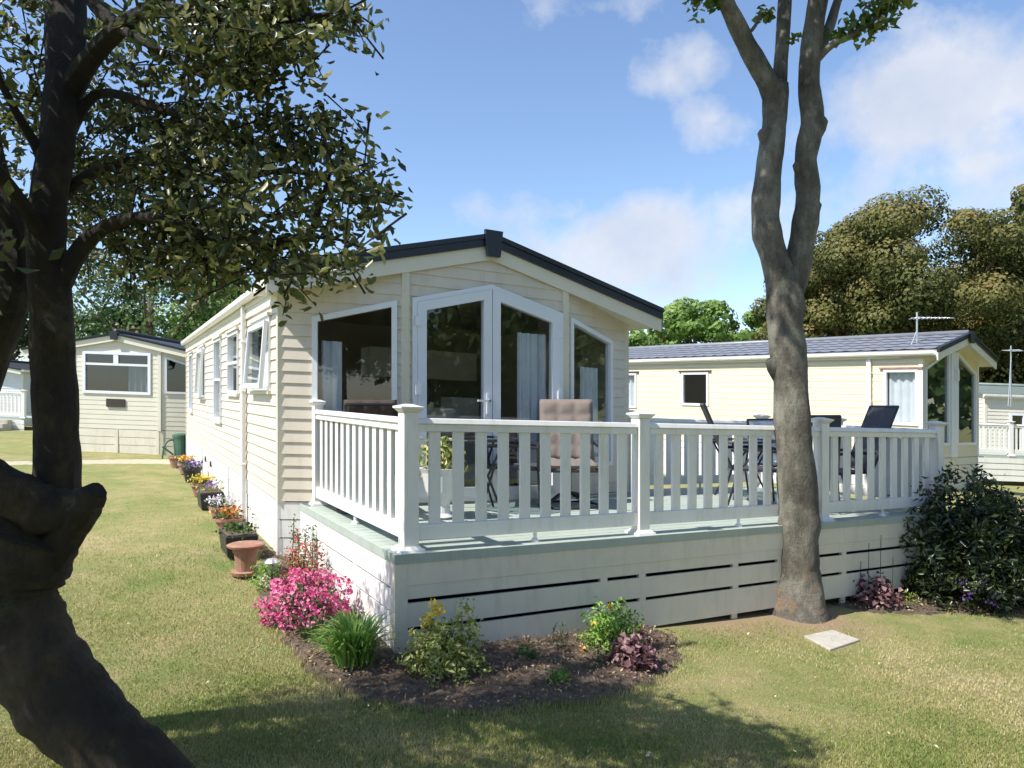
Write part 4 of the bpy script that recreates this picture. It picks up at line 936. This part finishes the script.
# background trees
def crown_pts(ctr, rad, nl, lump, per, flat=.0):
    out = []; nrm = []; kd = []
    for i in range(nl):
        d = RS.normal(size=3); d /= np.linalg.norm(d); d[2] = abs(d[2]) * .95 - .35 if rnd.random() < .75 else d[2]
        d /= np.linalg.norm(d); rr = rnd.uniform(.72, 1.0); c1 = ctr + d * rad * rr; lr = lump * rnd.uniform(.6, 1.25)
        n = int(per * (lr / lump) ** 2); q = RS.normal(size=(n, 3)); q /= np.linalg.norm(q, axis=1)[:, None]
        rad_ = RS.uniform(.55, 1.05, n)[:, None] ** .6
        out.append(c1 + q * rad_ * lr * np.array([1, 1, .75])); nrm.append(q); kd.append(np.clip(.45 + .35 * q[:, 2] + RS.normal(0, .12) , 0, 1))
    return np.concatenate(out), np.concatenate(nrm), np.concatenate(kd)
def far_tree(px, pytop, z, wid, mat, label, hfrac=.62, lumps=60, lump=.13, per=420, leaf=.2, group='trees behind the caravans', ground=None, trunk=.28, tm='bark_far', base=0.):
    x, y = camxy((px - CX) / F * z, z); gz0 = gz(x, y); top = at(px, pytop, z)[2]; Ht = top - gz0
    t = thing('tree', (x, y, gz0), label, 'tree', group); rz = Ht * hfrac / 2; cz = top - rz; ctr = np.array([x, y, cz]); rad = np.array([wid, wid, rz])
    P_, N_, K_ = crown_pts(ctr, rad * .86, lumps, lump * wid * 2, per)
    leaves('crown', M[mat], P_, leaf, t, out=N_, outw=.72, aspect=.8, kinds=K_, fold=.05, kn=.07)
    m = MB(); m.tube([(x, y, gz0 - .3), (x + .1, y, gz0 + Ht * .3), (x, y, cz + rz * .3)], [trunk, trunk * .8, trunk * .4], 10, .08, 3, 5)
    for k_ in range(7):
        a_ = k_ * .9 + px; m.tube([(x, y, cz - rz * .7 + k_ * rz * .12), (x + wid * .35 * cos(a_), y + wid * .35 * sin(a_), cz - rz * .1), (x + wid * .75 * cos(a_), y + wid * .75 * sin(a_), cz + rz * .35)], [trunk * .45, trunk * .3, trunk * .08], 6, .05, 3, k_)
    m.build('trunk', M[tm], t, smooth=True); return t
far_tree(920, 182, 32, 6.0, 'leaf_olive', 'broad rounded olive-brown tree, tallest behind the yellow caravan roof', hfrac=.85, lumps=190, lump=.085, per=560, leaf=.14)
far_tree(842, 216, 33, 3.9, 'leaf_olive', 'olive-brown tree showing just right of the slender trunk, lower than its neighbour', hfrac=.9, lumps=90, lump=.11, per=560, leaf=.14)
far_tree(1040, 222, 31, 5.4, 'leaf_olive', 'dark olive tree behind the aerials and gable at the right edge', hfrac=.9, lumps=110, lump=.10, per=560, leaf=.14)
far_tree(1072, 138, 34, 2.4, 'leaf_olive', 'tall tree of which only a tuft shows at the upper right edge', hfrac=.5, lumps=40, lump=.14, per=300, leaf=.22)
far_tree(1015, 322, 33, 4.5, 'leaf_dark', 'low dark tree filling the gap above the green roof at the right edge', hfrac=.95, lumps=70, lump=.12, per=260, leaf=.2)
far_tree(695, 290, 40, 3.0, 'leaf_lime', 'bright green leafy tree rising between the two caravan roofs', hfrac=.8, lumps=50, lump=.14, per=260, leaf=.24)
far_tree(748, 303, 42, 2.2, 'leaf_lime', 'paler green tree just left of the slender trunk, behind the grey roof', hfrac=.8, lumps=34, lump=.15, per=200, leaf=.24)
far_tree(640, 322, 44, 2.4, 'leaf_lime', 'small green tree peeping over the roof beside the nearest caravan eave', hfrac=.8, lumps=26, lump=.15, per=180, leaf=.24)
far_tree(150, 245, 34, 4.6, 'leaf_mid', 'dark green tree behind the pale caravan at the end of the lawn', hfrac=.85, lumps=60, lump=.11, per=150, leaf=.17)
far_tree(235, 262, 36, 3.4, 'leaf_lime', 'green tree showing above the gutter of the nearest caravan, behind the evergreen leaves', hfrac=.8, lumps=50, lump=.13, per=170, leaf=.22)
far_tree(70, 240, 36, 4.4, 'leaf_dark', 'dark tree right behind the vertical stem of the evergreen', hfrac=.85, lumps=56, lump=.11, per=180, leaf=.18)
far_tree(0, 262, 38, 4.4, 'leaf_dark', 'dark tree above the white caravan at the left edge', hfrac=.85, lumps=56, lump=.11, per=180, leaf=.18)
for (x_, y_, w_, h_) in ((14, -22, 5, 8), (24, -17, 5, 9), (5, -27, 5, 8), (33, -8, 5, 8), (-9, -24, 5, 9), (-17, -14, 5, 8), (29, -2, 5, 8)):  # unseen trees, added so the window glass reflects dark foliage
    t = thing('tree', (x_, y_, gz(x_, y_)), 'leafy green tree out of view, added to darken the window reflections', 'tree', 'unseen trees added for the window reflections')
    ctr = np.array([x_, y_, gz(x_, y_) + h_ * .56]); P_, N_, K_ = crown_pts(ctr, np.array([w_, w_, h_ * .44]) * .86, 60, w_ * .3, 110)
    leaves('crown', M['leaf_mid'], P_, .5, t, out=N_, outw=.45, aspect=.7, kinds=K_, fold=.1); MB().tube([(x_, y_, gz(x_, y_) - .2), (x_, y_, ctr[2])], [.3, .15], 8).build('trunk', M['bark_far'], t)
# ------------------------------------------------------------------ beds, slab, path
deckf = [(.31, -2.66), (5.2, -2.52), (5.2, -2.45), (.2, -2.4)]
bedpoly = [np.array(G(*p)[:2]) for p in ((262, 585), (268, 610), (290, 645), (318, 678), (350, 697), (400, 708), (470, 712), (560, 706), (620, 696), (665, 678), (684, 655), (672, 634), (640, 622))]
wb = [tuple(p) for p in bedpoly] + [(1.75, -2.5), (.45, -2.55), (.22, -1.2), (.12, -.1), (-.02, .02), (-.05, .6)]
bed, bedin = sheet('flower_bed', world=wb, mat=M['soil'], dz=.02, mound=.05, res=.045)
rb = [np.array(G(*p)[:2]) for p in ((826, 604), (860, 611), (905, 616), (960, 614), (1030, 612), (1100, 610))]
rw = [tuple(p) for p in rb] + [(10.2, -2.6), (6.9, -2.35), (4.6, -2.45)]
bed2, bed2in = sheet('flower_bed', world=rw, mat=M['soil'], dz=.02, mound=.03, res=.06)
sb = [(-.30, 10.5), (-.30, 2.9), (-.34, .9), (-.5, .4), (-.02, .3), (-.02, 10.8)]
bed3, bed3in = sheet('gravel_strip', world=sb, mat=M['soil'], dz=.015, res=.05)
pa = [np.array(G(0, 461)[:2]), np.array(G(186, 459.5)[:2]), np.array(G(186, 463)[:2]), np.array(G(0, 465)[:2])]
sheet('path', world=[tuple(p) for p in pa], mat=plain('pale_path', (.42, .38, .27), .9, .15, 9), dz=.008, res=.1)
sl = [G(*p) for p in ((804, 636), (832, 630), (860, 640), (830, 650))]
m = MB(); m.hexa([(p[0], p[1], p[2] - .04) for p in sl] + [(p[0], p[1], p[2] + .006) for p in sl])
tag(m.build('paving_slab', M['slab'], bevel=.008), 'square pale concrete slab set in the grass right of the slender tree', 'paving slab')
# mulch chips and litter
def scatter(insf, bb, n, dz=.05):
    out = []
    while len(out) < n:
        x = rnd.uniform(bb[0], bb[1]); y = rnd.uniform(bb[2], bb[3])
        if insf(x, y) > .02: out.append((x, y, gz(x, y) + dz * clamp(insf(x, y) / .35, 0, 1) + .025))
    return np.array(out)
tag(leaves('leaf_litter', M['litter'], np.concatenate([scatter(bedin, (-1.2, 3, -4.2, 1), 2600, .05), scatter(bed2in, (4, 9, -4, -2), 900, .03)]), .028, aspect=.5, up=.9, kinds=RS.uniform(0, .65, 3500)), kind='stuff', label=None)
q = [G(rnd.uniform(0, 1024), rnd.uniform(480, 766)) for _ in range(230)]; q = np.array([p for p in q if bedin(p[0], p[1]) < 0 and not (p[1] > -2.7 and p[0] > 0)])
q[:, 2] += .025; tag(leaves('fallen_leaves', M['litter'], q, .026, aspect=.55, up=1.2, kinds=RS.uniform(.2, .9, len(q))), kind='stuff')
# edging stones
for i in range(26):
    t_ = i / 25; px = 262 - 62 * t_ if i > 4 else 262 + 8 * (4 - i); py = 590 - 102 * t_
    if i <= 4: px, py = 262 + (4 - i) * 2, 588 - i * 3
    x, y, zz = G(px, py); r = rnd.uniform(.05, .09); m = MB(); a0 = rnd.uniform(0, 3)
    m.lathe(lambda a_, b_, c_: (x + (a_ * cos(a0) - b_ * sin(a0) * .7), y + (a_ * sin(a0) + b_ * cos(a0) * .7), zz + c_), [(r * .8, -.01), (r, .015), (r * .85, .035), (r * .4, .045)], 7)
    o = m.build('edging_stone', M['stone'], smooth=False); tag(o, 'flat sandy stone edging the strip beside the caravan pots', 'stone', 'stones edging the bed and pot row')
# ------------------------------------------------------------------ grass blades
N = 270000
zc_ = RS.uniform(0, 1, N); py = 768 + 30 - (1 - np.sqrt(zc_)) * 330; px = RS.uniform(-40, 1064, N)
zl = 1.72 * F / (py - 404.)
X = C[0] + (px - CX) / F * zl * RT[0] + zl * FW[0]; Y = C[1] + (px - CX) / F * zl * RT[1] + zl * FW[1]
latv = (X - C[0]) * RT[0] + (Y - C[1]) * RT[1]
gv = -0.034 * np.clip(X, -1, 8) + .065 * np.clip(Y, -3, 0) + .42 * np.exp(-((X - 13) / 4.5) ** 2 - ((Y - 3) / 5.) ** 2) - K * latv
keep = ~((Y > -2.72) & (X > .2)) & ~((X > -.02) & (Y > -.1)) & (np.hypot((X - bx) / .55, (Y - by) / .42) > RS.uniform(.7, 1.2, N))
xs_ = np.array([p[0] for p in sl]); keep &= ~((np.abs(X - np.mean(xs_)) < .2) & (np.abs(Y - np.mean([p[1] for p in sl])) < .2))
idx = np.where(keep)[0]; kk = []
for i in idx:
    x, y = X[i], Y[i]
    if -1.4 < x < 3 and y > -4.4 and bedin(x, y) > RS.uniform(-.02, .10): continue
    if x > 4 and y > -4 and bed2in(x, y) > RS.uniform(-.03, .08): continue
    if -.30 < x < 0 and y > .3: continue
    kk.append(i)
X, Y, gv = X[kk], Y[kk], gv[kk]; n = len(X)
h = RS.uniform(.008, .021, n); dd_ = np.array([max(bedin(a_, b_), bed2in(a_, b_)) if b_ < -2 and b_ > -4.6 else -9 for a_, b_ in zip(X, Y)]); h = np.where(dd_ > -.06, h * 1.9, h); w = RS.uniform(.002, .004, n); an = RS.uniform(0, 2 * pi, n); le = RS.uniform(0, .02, n); la = RS.uniform(0, 2 * pi, n)
V = np.stack([np.stack([X - w * np.cos(an), Y - w * np.sin(an), gv - .01], 1), np.stack([X + w * np.cos(an), Y + w * np.sin(an), gv - .01], 1), np.stack([X + le * np.cos(la), Y + le * np.sin(la), gv + h - .006], 1)], 1).reshape(-1, 3)
me = bpy.data.meshes.new('grass'); me.vertices.add(3 * n); me.vertices.foreach_set('co', V.ravel()); me.loops.add(3 * n); me.loops.foreach_set('vertex_index', np.arange(3 * n, dtype=np.int32))
me.polygons.add(n); me.polygons.foreach_set('loop_start', (np.arange(n) * 3).astype(np.int32)); me.update(calc_edges=True); me.materials.append(M['blade'])
patch = .5 + .25 * (np.sin(X * 1.9 + Y * .7) * np.sin(Y * 1.3 - X * .9 + 1)) + .18 * np.sin(X * 5.1 + 2 * np.sin(Y * 3)) * np.sin(Y * 4.3 + 1.7 * np.sin(X * 2))
tv = np.clip(patch + RS.normal(0, .2, n), 0, 1); a_ = me.attributes.new('tint', 'FLOAT', 'POINT'); a_.data.foreach_set('value', np.repeat(tv, 3).astype(np.float32))
o = bpy.data.objects.new('grass', me); COL.objects.link(o); tag(o, kind='stuff')
# ------------------------------------------------------------------ plants
def plant(px, py, label, cat='plant', name='plant', group=None, z=None):
    x, y, zz = G(px, py) if z is None else z; t = thing(name, (x, y, zz), label, cat, group); return t, np.array([x, y, zz + .03])
def pxs(c): return (c[:2] - C[:2]) @ FW[:2] / F           # metres per px at that depth
def bush(t, c, w, h, n, mat, leaf, name='foliage', z0=0, shell=.5, **kw):
    s_ = pxs(c); q = RS.normal(size=(n, 3)); q /= np.linalg.norm(q, axis=1)[:, None]; q[:, 2] = np.abs(q[:, 2]); r = RS.uniform(shell, 1, n)[:, None]
    lump = 1 + .2 * np.sin(q[:, :1] * 7 + c[0] * 9) * np.cos(q[:, 1:2] * 6 + c[1] * 5) + .14 * np.sin(q[:, 2:3] * 11 + q[:, :1] * 9)
    P_ = c + np.array([0, 0, z0]) + q * r * lump * np.array([w * s_ / 2, w * s_ / 2, h * s_]); return leaves(name, M[mat], P_, leaf, t, out=q, outw=.4, up=.3, **kw), P_
def stems(t, c, w, h, n=9, mat='bark_oak', rad=.005):
    s_ = pxs(c); m = MB()
    for i in range(n):
        a_ = rnd.uniform(0, 6.28); r = rnd.uniform(.1, .45); m.tube([c - np.array([0, 0, .04]), c + np.array([r * w * s_ * cos(a_) * .5, r * w * s_ * sin(a_) * .5, h * s_ * .5]), c + np.array([r * w * s_ * cos(a_), r * w * s_ * sin(a_), h * s_ * .85])], [rad, rad * .7, rad * .4], 5)
    m.build('stems', M[mat], t)
t, c = plant(307, 622, 'large pink flowering azalea beside the deck skirt', name='azalea'); stems(t, c, 70, 55)
bush(t, c, 74, 38, 900, 'leaf_mid', .035); bush(t, c, 84, 46, 1500, 'pink', .032, 'flowers', shell=.9, aspect=.9)
t, c = plant(305, 588, 'red and rust coloured shrub behind the pink azalea', name='shrub'); stems(t, c, 40, 35); bush(t, c, 46, 48, 700, 'leaf_rust', .035); bush(t, c, 44, 46, 120, 'red', .03, 'flowers', shell=.9, aspect=.9)
t, c = plant(296, 572, 'tall thin grey-green herb standing against the caravan skirt corner', name='herb')
s_ = pxs(c); m = MB(); P_ = []
for dx, hh_ in ((-4, 52), (8, 40), (16, 44), (22, 30), (2, 34)):
    b_ = c + RT * dx * s_; tip = b_ + np.array([0, 0, hh_ * s_]) + RT * rnd.uniform(-.03, .03); m.tube([b_, tip], [.006, .003], 5)
    for k_ in range(60): P_.append(b_ + (tip - b_) * rnd.uniform(.1, 1) + RS.normal(0, .022, 3))
m.build('stems', M['leaf_mid'], t); leaves('foliage', M['leaf_mid'], P_, .035, t, kinds=RS.uniform(.5, 1, len(P_)))
t, c = plant(266, 588, 'bright green leafy clump behind the solar lamp next to the clay pot', name='herb'); bush(t, c, 34, 26, 420, 'leaf_green', .035)
def spiky(px, py, w, h, n, label, mat='leaf_green', name='grass_clump', wid=.014):
    t, c = plant(px, py, label, name=name); s_ = pxs(c); m = MB()
    for i in range(n):
        a_ = rnd.uniform(0, 2 * pi); d = np.array([cos(a_), sin(a_), 0]); r = rnd.uniform(.1, 1) ** .6 * w * s_ / 2; hh_ = h * s_ * rnd.uniform(.45, 1.05); sd = np.array([-sin(a_), cos(a_), 0]) * wid * rnd.uniform(.6, 1.2)
        b_ = c + d * rnd.uniform(0, .05) + np.array([rnd.gauss(0, .04), rnd.gauss(0, .04), -.02]); prev = None; k0 = len(m.v)
        for k_ in range(6):
            u = k_ / 5; p = b_ + d * r * u ** 1.3 + np.array([0, 0, hh_ * (u * 1.5 - .62 * u ** 2.2 * (1 + r * 1.2)) / .95]); ww = (1 - u) ** .7
            m.v.append(tuple(p + sd * ww)); m.v.append(tuple(p - sd * ww))
        for k_ in range(5): q = k0 + 2 * k_; m.f.append((q, q + 1, q + 3, q + 2))
    o = m.build('blades', M[mat], t); at_ = o.data.attributes.new('tint', 'FLOAT', 'POINT'); at_.data.foreach_set('value', RS.uniform(0, 1, len(o.data.vertices)).astype(np.float32)); return t, c
spiky(353, 666, 90, 58, 330, 'bright green strappy clump at the deck front left corner')
spiky(318, 640, 44, 30, 70, 'smaller grey-green strappy clump between the azalea and the bright clump', 'leaf_mid')
t, c = plant(443, 676, 'yellow-green shrub with yellow blooms beside the deck corner', name='shrub'); stems(t, c, 60, 50)
bush(t, c, 84, 54, 2500, 'leaf_yg', .042); s_ = pxs(c)
for dx, dy, r, n in ((-8, 62, 9, 60), (-16, 50, 7, 30), (24, 60, 12, 50), (30, 46, 10, 40)):
    leaves('flowers' if dx < 0 else 'foliage', M['yellow' if dx < 0 else 'leaf_yg'], c + RT * dx * s_ + np.array([0, 0, dy * s_]) + RS.normal(0, r * s_ * .45, (n, 3)), .035, t, aspect=.7)
t, c = plant(613, 652, 'rounded bright green bush with a few yellow flowers near the deck skirt', name='bush'); stems(t, c, 50, 35); bush(t, c, 68, 46, 2000, 'leaf_green', .038)
s_ = pxs(c); leaves('flowers', M['yellow'], np.array([c + RT * dx * s_ - FW * .1 + np.array([0, 0, dy * s_]) + RS.normal(0, .008, 3) for dx, dy in ((-22, 28), (-20, 29), (-5, 46), (-4, 45)) for _ in range(8)]), .03, t, aspect=.9)
t, c = plant(634, 668, 'purple leaved heuchera in front of the rounded green bush', name='heuchera'); bush(t, c, 50, 28, 420, 'leaf_purple', .055, aspect=.9)
t, c = plant(558, 652, 'thin grassy seedling in the middle of the bed', name='seedling'); s_ = pxs(c); leaves('foliage', M['leaf_mid'], np.array([c + RT * rnd.uniform(-6, 10) * s_ + np.array([0, 0, rnd.uniform(0, 26) * s_]) for _ in range(60)]), .05, t, aspect=.15, dirs=np.tile([0, 0, 2.], (60, 1)))
t, c = plant(527, 664, 'low dark green plant right of the yellow-green shrub', name='plant'); bush(t, c, 30, 14, 130, 'leaf_mid', .04)
t, c = plant(560, 686, 'small green seedling at the front edge of the bed', name='seedling'); bush(t, c, 26, 12, 110, 'leaf_green', .04)
t, c = plant(583, 660, 'small orange flowering plant left of the purple heuchera', name='plant'); bush(t, c, 14, 9, 40, 'leaf_mid', .03); bush(t, c, 14, 11, 24, 'orange', .028, 'flowers', aspect=.9)
t, c = plant(598, 668, 'tiny green plant between the orange flowers and the heuchera', name='plant'); bush(t, c, 14, 12, 60, 'leaf_mid', .035)
# right hand side
t, c = plant(962, 598, 'large dark glossy rhododendron bush at the right corner of the deck', name='bush'); stems(t, c, 110, 90, 14, rad=.012)
s_ = pxs(c); PP = []
for i in range(620):
    a_ = rnd.uniform(0, 2 * pi); rr = rnd.uniform(.2, 1); q = np.array([cos(a_) * rr * 80 * s_, sin(a_) * rr * 66 * s_, rnd.uniform(.02, 1) * 122 * s_ * (1 - .38 * rr ** 3) * (.86 + .16 * sin(a_ * 3 + 1) + rnd.uniform(-.08, .08))]); cen = c + RT * 8 * s_ + q; d = q / np.linalg.norm(q)
    PP.append(cen + RS.normal(0, .055, (22, 3)))
leaves('foliage', M['leaf_bush'], np.concatenate(PP), .085, t, aspect=.36, up=.5)
leaves('flowers', M['purple'], np.array([c + RT * dx * s_ - FW * 66 * s_ * .95 + np.array([0, 0, dy * s_]) + RS.normal(0, .03, 3) for dx, dy in ((-40, 28), (-30, 22), (-22, 30), (-5, 18), (-35, 14), (-12, 10)) for _ in range(12)]), .03, t, aspect=.9)
t, c = plant(1030, 602, 'dark leafy bush at the right edge beyond the rhododendron', name='bush'); bush(t, c, 90, 95, 2600, 'leaf_bush', .085, aspect=.36)
t, c = plant(872, 604, 'dark heuchera with pinkish leaf tips right of the slender trunk', name='heuchera'); bush(t, c, 52, 26, 480, 'leaf_purple', .06, aspect=.8); s_ = pxs(c)
m = MB(); 
for dx, hh_ in ((-12, 40), (-4, 58), (8, 66), (20, 44)): m.tube([c + RT * dx * s_, c + RT * (dx + 1) * s_ + np.array([0, 0, hh_ * s_])], .003, 5)
m.build('flower_stalk', M['bark_oak'], t)
t, c = plant(908, 606, 'low pale leaved plant under the rhododendron', name='plant'); bush(t, c, 26, 14, 120, 'leaf_yg', .035, kinds=RS.uniform(0, .5, 120))
# ------------------------------------------------------------------ pots along the caravan
def wallpot(px, py, kind, label, plants, r=.14, h=.22, name='flower_pot'):
    x, y, zz = G(px, py); t = thing(name, (x, y, zz), label, 'flower pot', 'pots along the caravan side'); T = frameT((x, y, zz + .01), 0, False)
    if kind == 'trough':
        m = MB(); a_, b_ = r, r * 1.9
        m.hexa([T(-a_ * .85, -b_ * .9, 0), T(a_ * .85, -b_ * .9, 0), T(a_ * .85, b_ * .9, 0), T(-a_ * .85, b_ * .9, 0), T(-a_, -b_, h), T(a_, -b_, h), T(a_, b_, h), T(-a_, b_, h)]); m.build('pot', M['pot_black'], t, bevel=.01)
        MB().box(T, (-a_ * .9, -b_ * .92, h + .001), (a_ * .9, b_ * .92, h + .012)).build('soil', M['soil'], t)
    else:
        mt = {'clay': 'terracotta', 'black': 'pot_black', 'bowl': 'terracotta'}[kind]
        MB().lathe(T, [(r * .66, 0), (r * .9, h * .8), (r * 1.02, h * .8), (r * 1.04, h), (r * .92, h), (r * .9, h * .9)], 20).build('pot', M[mt], t)
        MB().lathe(T, [(r * .9, h * .9), (r * .5, h * .93)], 16).build('soil', M['soil'], t)
    for k_, (mat, n, lf, nm) in enumerate(plants):
        sy = 1.7 if kind == 'trough' else 1.; P_ = RS.normal(0, 1, (n, 3)) * np.array([r * .5, r * .5 * sy, .03]) + np.array([x, y, zz + h + .05 + .03 * k_])
        leaves(nm, M[mat], P_, lf, t, aspect=.75, up=.5)
    return t, T
fo_ = ('leaf_mid', 90, .045, 'foliage')
x, y, zz = G(246, 574); t = thing('flower_pot', (x, y, zz), 'large terracotta pot with a saucer on top, nearest of the row of pots', 'flower pot', 'pots along the caravan side'); T = frameT((x, y, zz), 0, False)
MB().lathe(T, [(.12, 0), (.13, .03), (.10, .035)], 20).build('saucer', M['terracotta'], t); MB().lathe(T, [(.08, .036), (.105, .20), (.115, .20), (.115, .235)], 20).build('pot', M['terracotta'], t)
MB().lathe(T, [(.14, .237), (.16, .25), (.165, .265), (.14, .275), (.02, .272)], 24).build('dish', M['terracotta'], t)
wallpot(238, 553, 'trough', 'black trough with pale leafy seedlings, between the clay pot and the orange bowl', [('leaf_mid', 110, .05, 'foliage')], .15, .2)
wallpot(229, 531, 'bowl', 'clay bowl filled with orange flowers', [fo_, ('orange', 130, .04, 'flowers')], .16, .14)
wallpot(221, 520, 'clay', 'clay pot overflowing with white and lilac flowers', [fo_, ('white_fl', 150, .04, 'flowers')], .14, .16)
wallpot(210, 508, 'trough', 'black trough with yellow-green leaves and purple pansies', [('leaf_yg', 80, .045, 'foliage'), ('purple', 60, .04, 'flowers')], .15, .22)
wallpot(201, 496, 'clay', 'clay pot with a mass of bright yellow flowers', [fo_, ('yellow', 150, .045, 'flowers')], .15, .18)
wallpot(192, 482, 'black', 'round black pot with pale green leaves and dark purple pansies', [fo_, ('purple', 90, .05, 'flowers')], .16, .24)
wallpot(186, 474, 'clay', 'clay pot with orange-yellow pansies beside the green bin', [fo_, ('yellow', 70, .05, 'flowers'), ('orange', 40, .05, 'flowers')], .15, .2)
wallpot(177, 467, 'clay', 'empty weathered clay pot furthest along the row, left of the green bin', [], .17, .22)
x, y, zz = G(182, 458.5); t = thing('garden_bin', (x, y, zz), 'dark green plastic bin with handle at the far corner of the nearest caravan', 'bin'); T = frameT((x, y, zz), .3, False)
MB().lathe(T, [(.17, 0), (.2, .5), (.215, .5), (.215, .54)], 18).build('body', M['green_plastic'], t); MB().lathe(T, [(.22, .541), (.215, .57), (.1, .6)], 18).build('lid', M['leaf_mid'] if False else M['green_plastic'], t)
m = MB(); m.tube([T(-.2, 0, .45), T(-.33, 0, .42), T(-.42, 0, .25), T(-.45, 0, .0)], .02, 8, sub=3); m.tube([T(-.2, 0, .1), T(-.45, 0, .3), ], .02, 8); m.build('handle', M['green_plastic'], t)
x, y, zz = G(272, 592); t = thing('solar_lamp', (x, y, zz), 'small silver solar garden lamp next to the green clump', 'garden lamp'); T = frameT((x, y, zz), 0, False)
MB().tube([T(0, 0, -.05), T(0, 0, .16)], .008, 8).build('stake', M['metal_black'], t); MB().lathe(T, [(.03, .16), (.045, .2), (.045, .24)], 14).build('lens', M['glass'], t); MB().lathe(T, [(.06, .241), (.065, .25), (.04, .275), (.01, .28)], 14).build('cap', M['alu'], t)
# ------------------------------------------------------------------ aerials
def aerial(px, py, z, ang, label, h=.9, ln=.75):
    q = at(px, py, z); t = thing('television_aerial', tuple(q), label, 'aerial', 'television aerials on the roofs'); T = frameT(tuple(q), ang, False)
    m = MB(); m.tube([T(0, 0, -h), T(0, 0, .12)], .018, 6); m.tube([T(-.25, 0, -h), T(0, 0, -.25)], .012, 6); m.build('mast', M['alu'], t)
    m = MB(); m.tube([T(-.12, 0, 0), T(ln, 0, 0)], .012, 6)
    for k_ in range(9): m.tube([T(-.05 + k_ * ln / 9, -.22 + .012 * k_, 0), T(-.05 + k_ * ln / 9, .22 - .012 * k_, 0)], .006, 5)
    m.build('boom', M['alu'], t)
aerial(917, 318, 15.2, -YAW, 'thin television aerial standing on the grey roof')
aerial(1011, 350, 21, -YAW + .7, 'television aerial at the right edge against the dark trees', h=1.6, ln=.8)
# ------------------------------------------------------------------ light, sky, camera
EL = radians(52); AZ = np.array([-.998, -.045]); AZ = AZ / np.linalg.norm(AZ)
sd_ = np.array([AZ[0] * cos(EL), AZ[1] * cos(EL), sin(EL)])
sun = bpy.data.lights.new('sun', 'SUN'); sun.energy = 4.3; sun.angle = radians(.53); sun.color = (1, .955, .88)
so_ = bpy.data.objects.new('sun', sun); COL.objects.link(so_)
from mathutils import Vector
so_.rotation_euler = Vector(sd_).to_track_quat('Z', 'Y').to_euler()
wd = bpy.data.worlds.new('World'); S.world = wd; wd.use_nodes = True; nt = wd.node_tree; bg = nt.nodes['Background']
sky = nt.nodes.new('ShaderNodeTexSky'); sky.sky_type = 'NISHITA'; sky.sun_disc = False; sky.sun_elevation = EL; sky.sun_rotation = math.atan2(sd_[0], sd_[1]); sky.altitude = 0; sky.air_density = 1.0; sky.dust_density = .6; sky.ozone_density = 2.2
tc = nd(nt, 'ShaderNodeTexCoord'); mp = nd(nt, 'ShaderNodeMapping'); mp.inputs['Rotation'].default_value = (0, 0, YAW); nt.links.new(tc.outputs['Generated'], mp.inputs['Vector'])
V0 = mp.outputs[0]
n1 = noise(nt, 7.5, 11, .6, V0); n2 = noise(nt, 2.6, 6, .6, V0); n3 = noise(nt, 4.5, 8, .6, V0)
def vmath(op, a_, b_):
    v = nd(nt, 'ShaderNodeVectorMath'); v.operation = op
    for i, q in enumerate((a_, b_)):
        if isinstance(q, tuple): v.inputs[i].default_value = q
        elif q is not None: nt.links.new(q, v.inputs[i])
    return v
def mth(op, a_, b_=0., c_=0.):
    v = nd(nt, 'ShaderNodeMath'); v.operation = op
    for i, q in enumerate((a_, b_, c_)):
        if isinstance(q, (int, float)): v.inputs[i].default_value = q
        else: nt.links.new(q, v.inputs[i])
    return v.outputs[0]
tot = None
for (px, py, wx, wz, amp) in ((640, 245, 150, 55, 1.25), (985, 100, 135, 72, 1.0), (1200, 120, 200, 100, .9), (715, 118, 34, 20, .5), (690, 66, 75, 18, .35), (615, 2, 45, 14, .3), (1000, 160, 110, 36, .7), (560, 215, 70, 30, .6)):
    d = np.array([(px - CX) / F, 1, (CY - py) / F]); d /= np.linalg.norm(d)
    s_ = vmath('SUBTRACT', V0, tuple(d)); s2 = vmath('MULTIPLY', s_.outputs[0], (F / wx, .9, F / wz)); l = vmath('LENGTH', s2.outputs[0], None)
    q = mth('MULTIPLY', mth('SUBTRACT', 1.0, l.outputs['Value']), amp); tot = q if tot is None else mth('MAXIMUM', tot, q)
tot = mth('MAXIMUM', tot, -.55)
f_ = mth('ADD', mth('ADD', mth('MULTIPLY', tot, .42), mth('MULTIPLY', n1, 1.1)), mth('MULTIPLY', n2, .35))
mask = ramp(nt, f_, [(.74, (0, 0, 0)), (.86, (.42, .42, .42)), (1.05, (.85, .85, .85))])
skyc = mixc(nt, 1.0, sky.outputs[0], (1.06, 1.08, 1.12), 'MULTIPLY')
cloudc = ramp(nt, n3, [(.38, (3.3, 3.6, 4.3)), (.62, (4.4, 4.5, 4.75))])
mx = mixc(nt, mask, skyc, cloudc)
nt.links.new(mx, bg.inputs['Color']); bg.inputs['Strength'].default_value = .115
cam = bpy.data.cameras.new('camera'); cam.sensor_width = 36; cam.lens = F / 1024 * 36; cam.shift_y = (CY - 384) / 1024; cam.clip_end = 5000; cam.clip_start = .05
co = bpy.data.objects.new('camera', cam); COL.objects.link(co); co.location = C; co.rotation_euler = (pi / 2, 0, -YAW); S.camera = co
S.view_settings.view_transform = 'Standard'; S.view_settings.look = 'None'; S.view_settings.exposure = .8; S.view_settings.gamma = 1; S.view_settings.use_curve_mapping = False
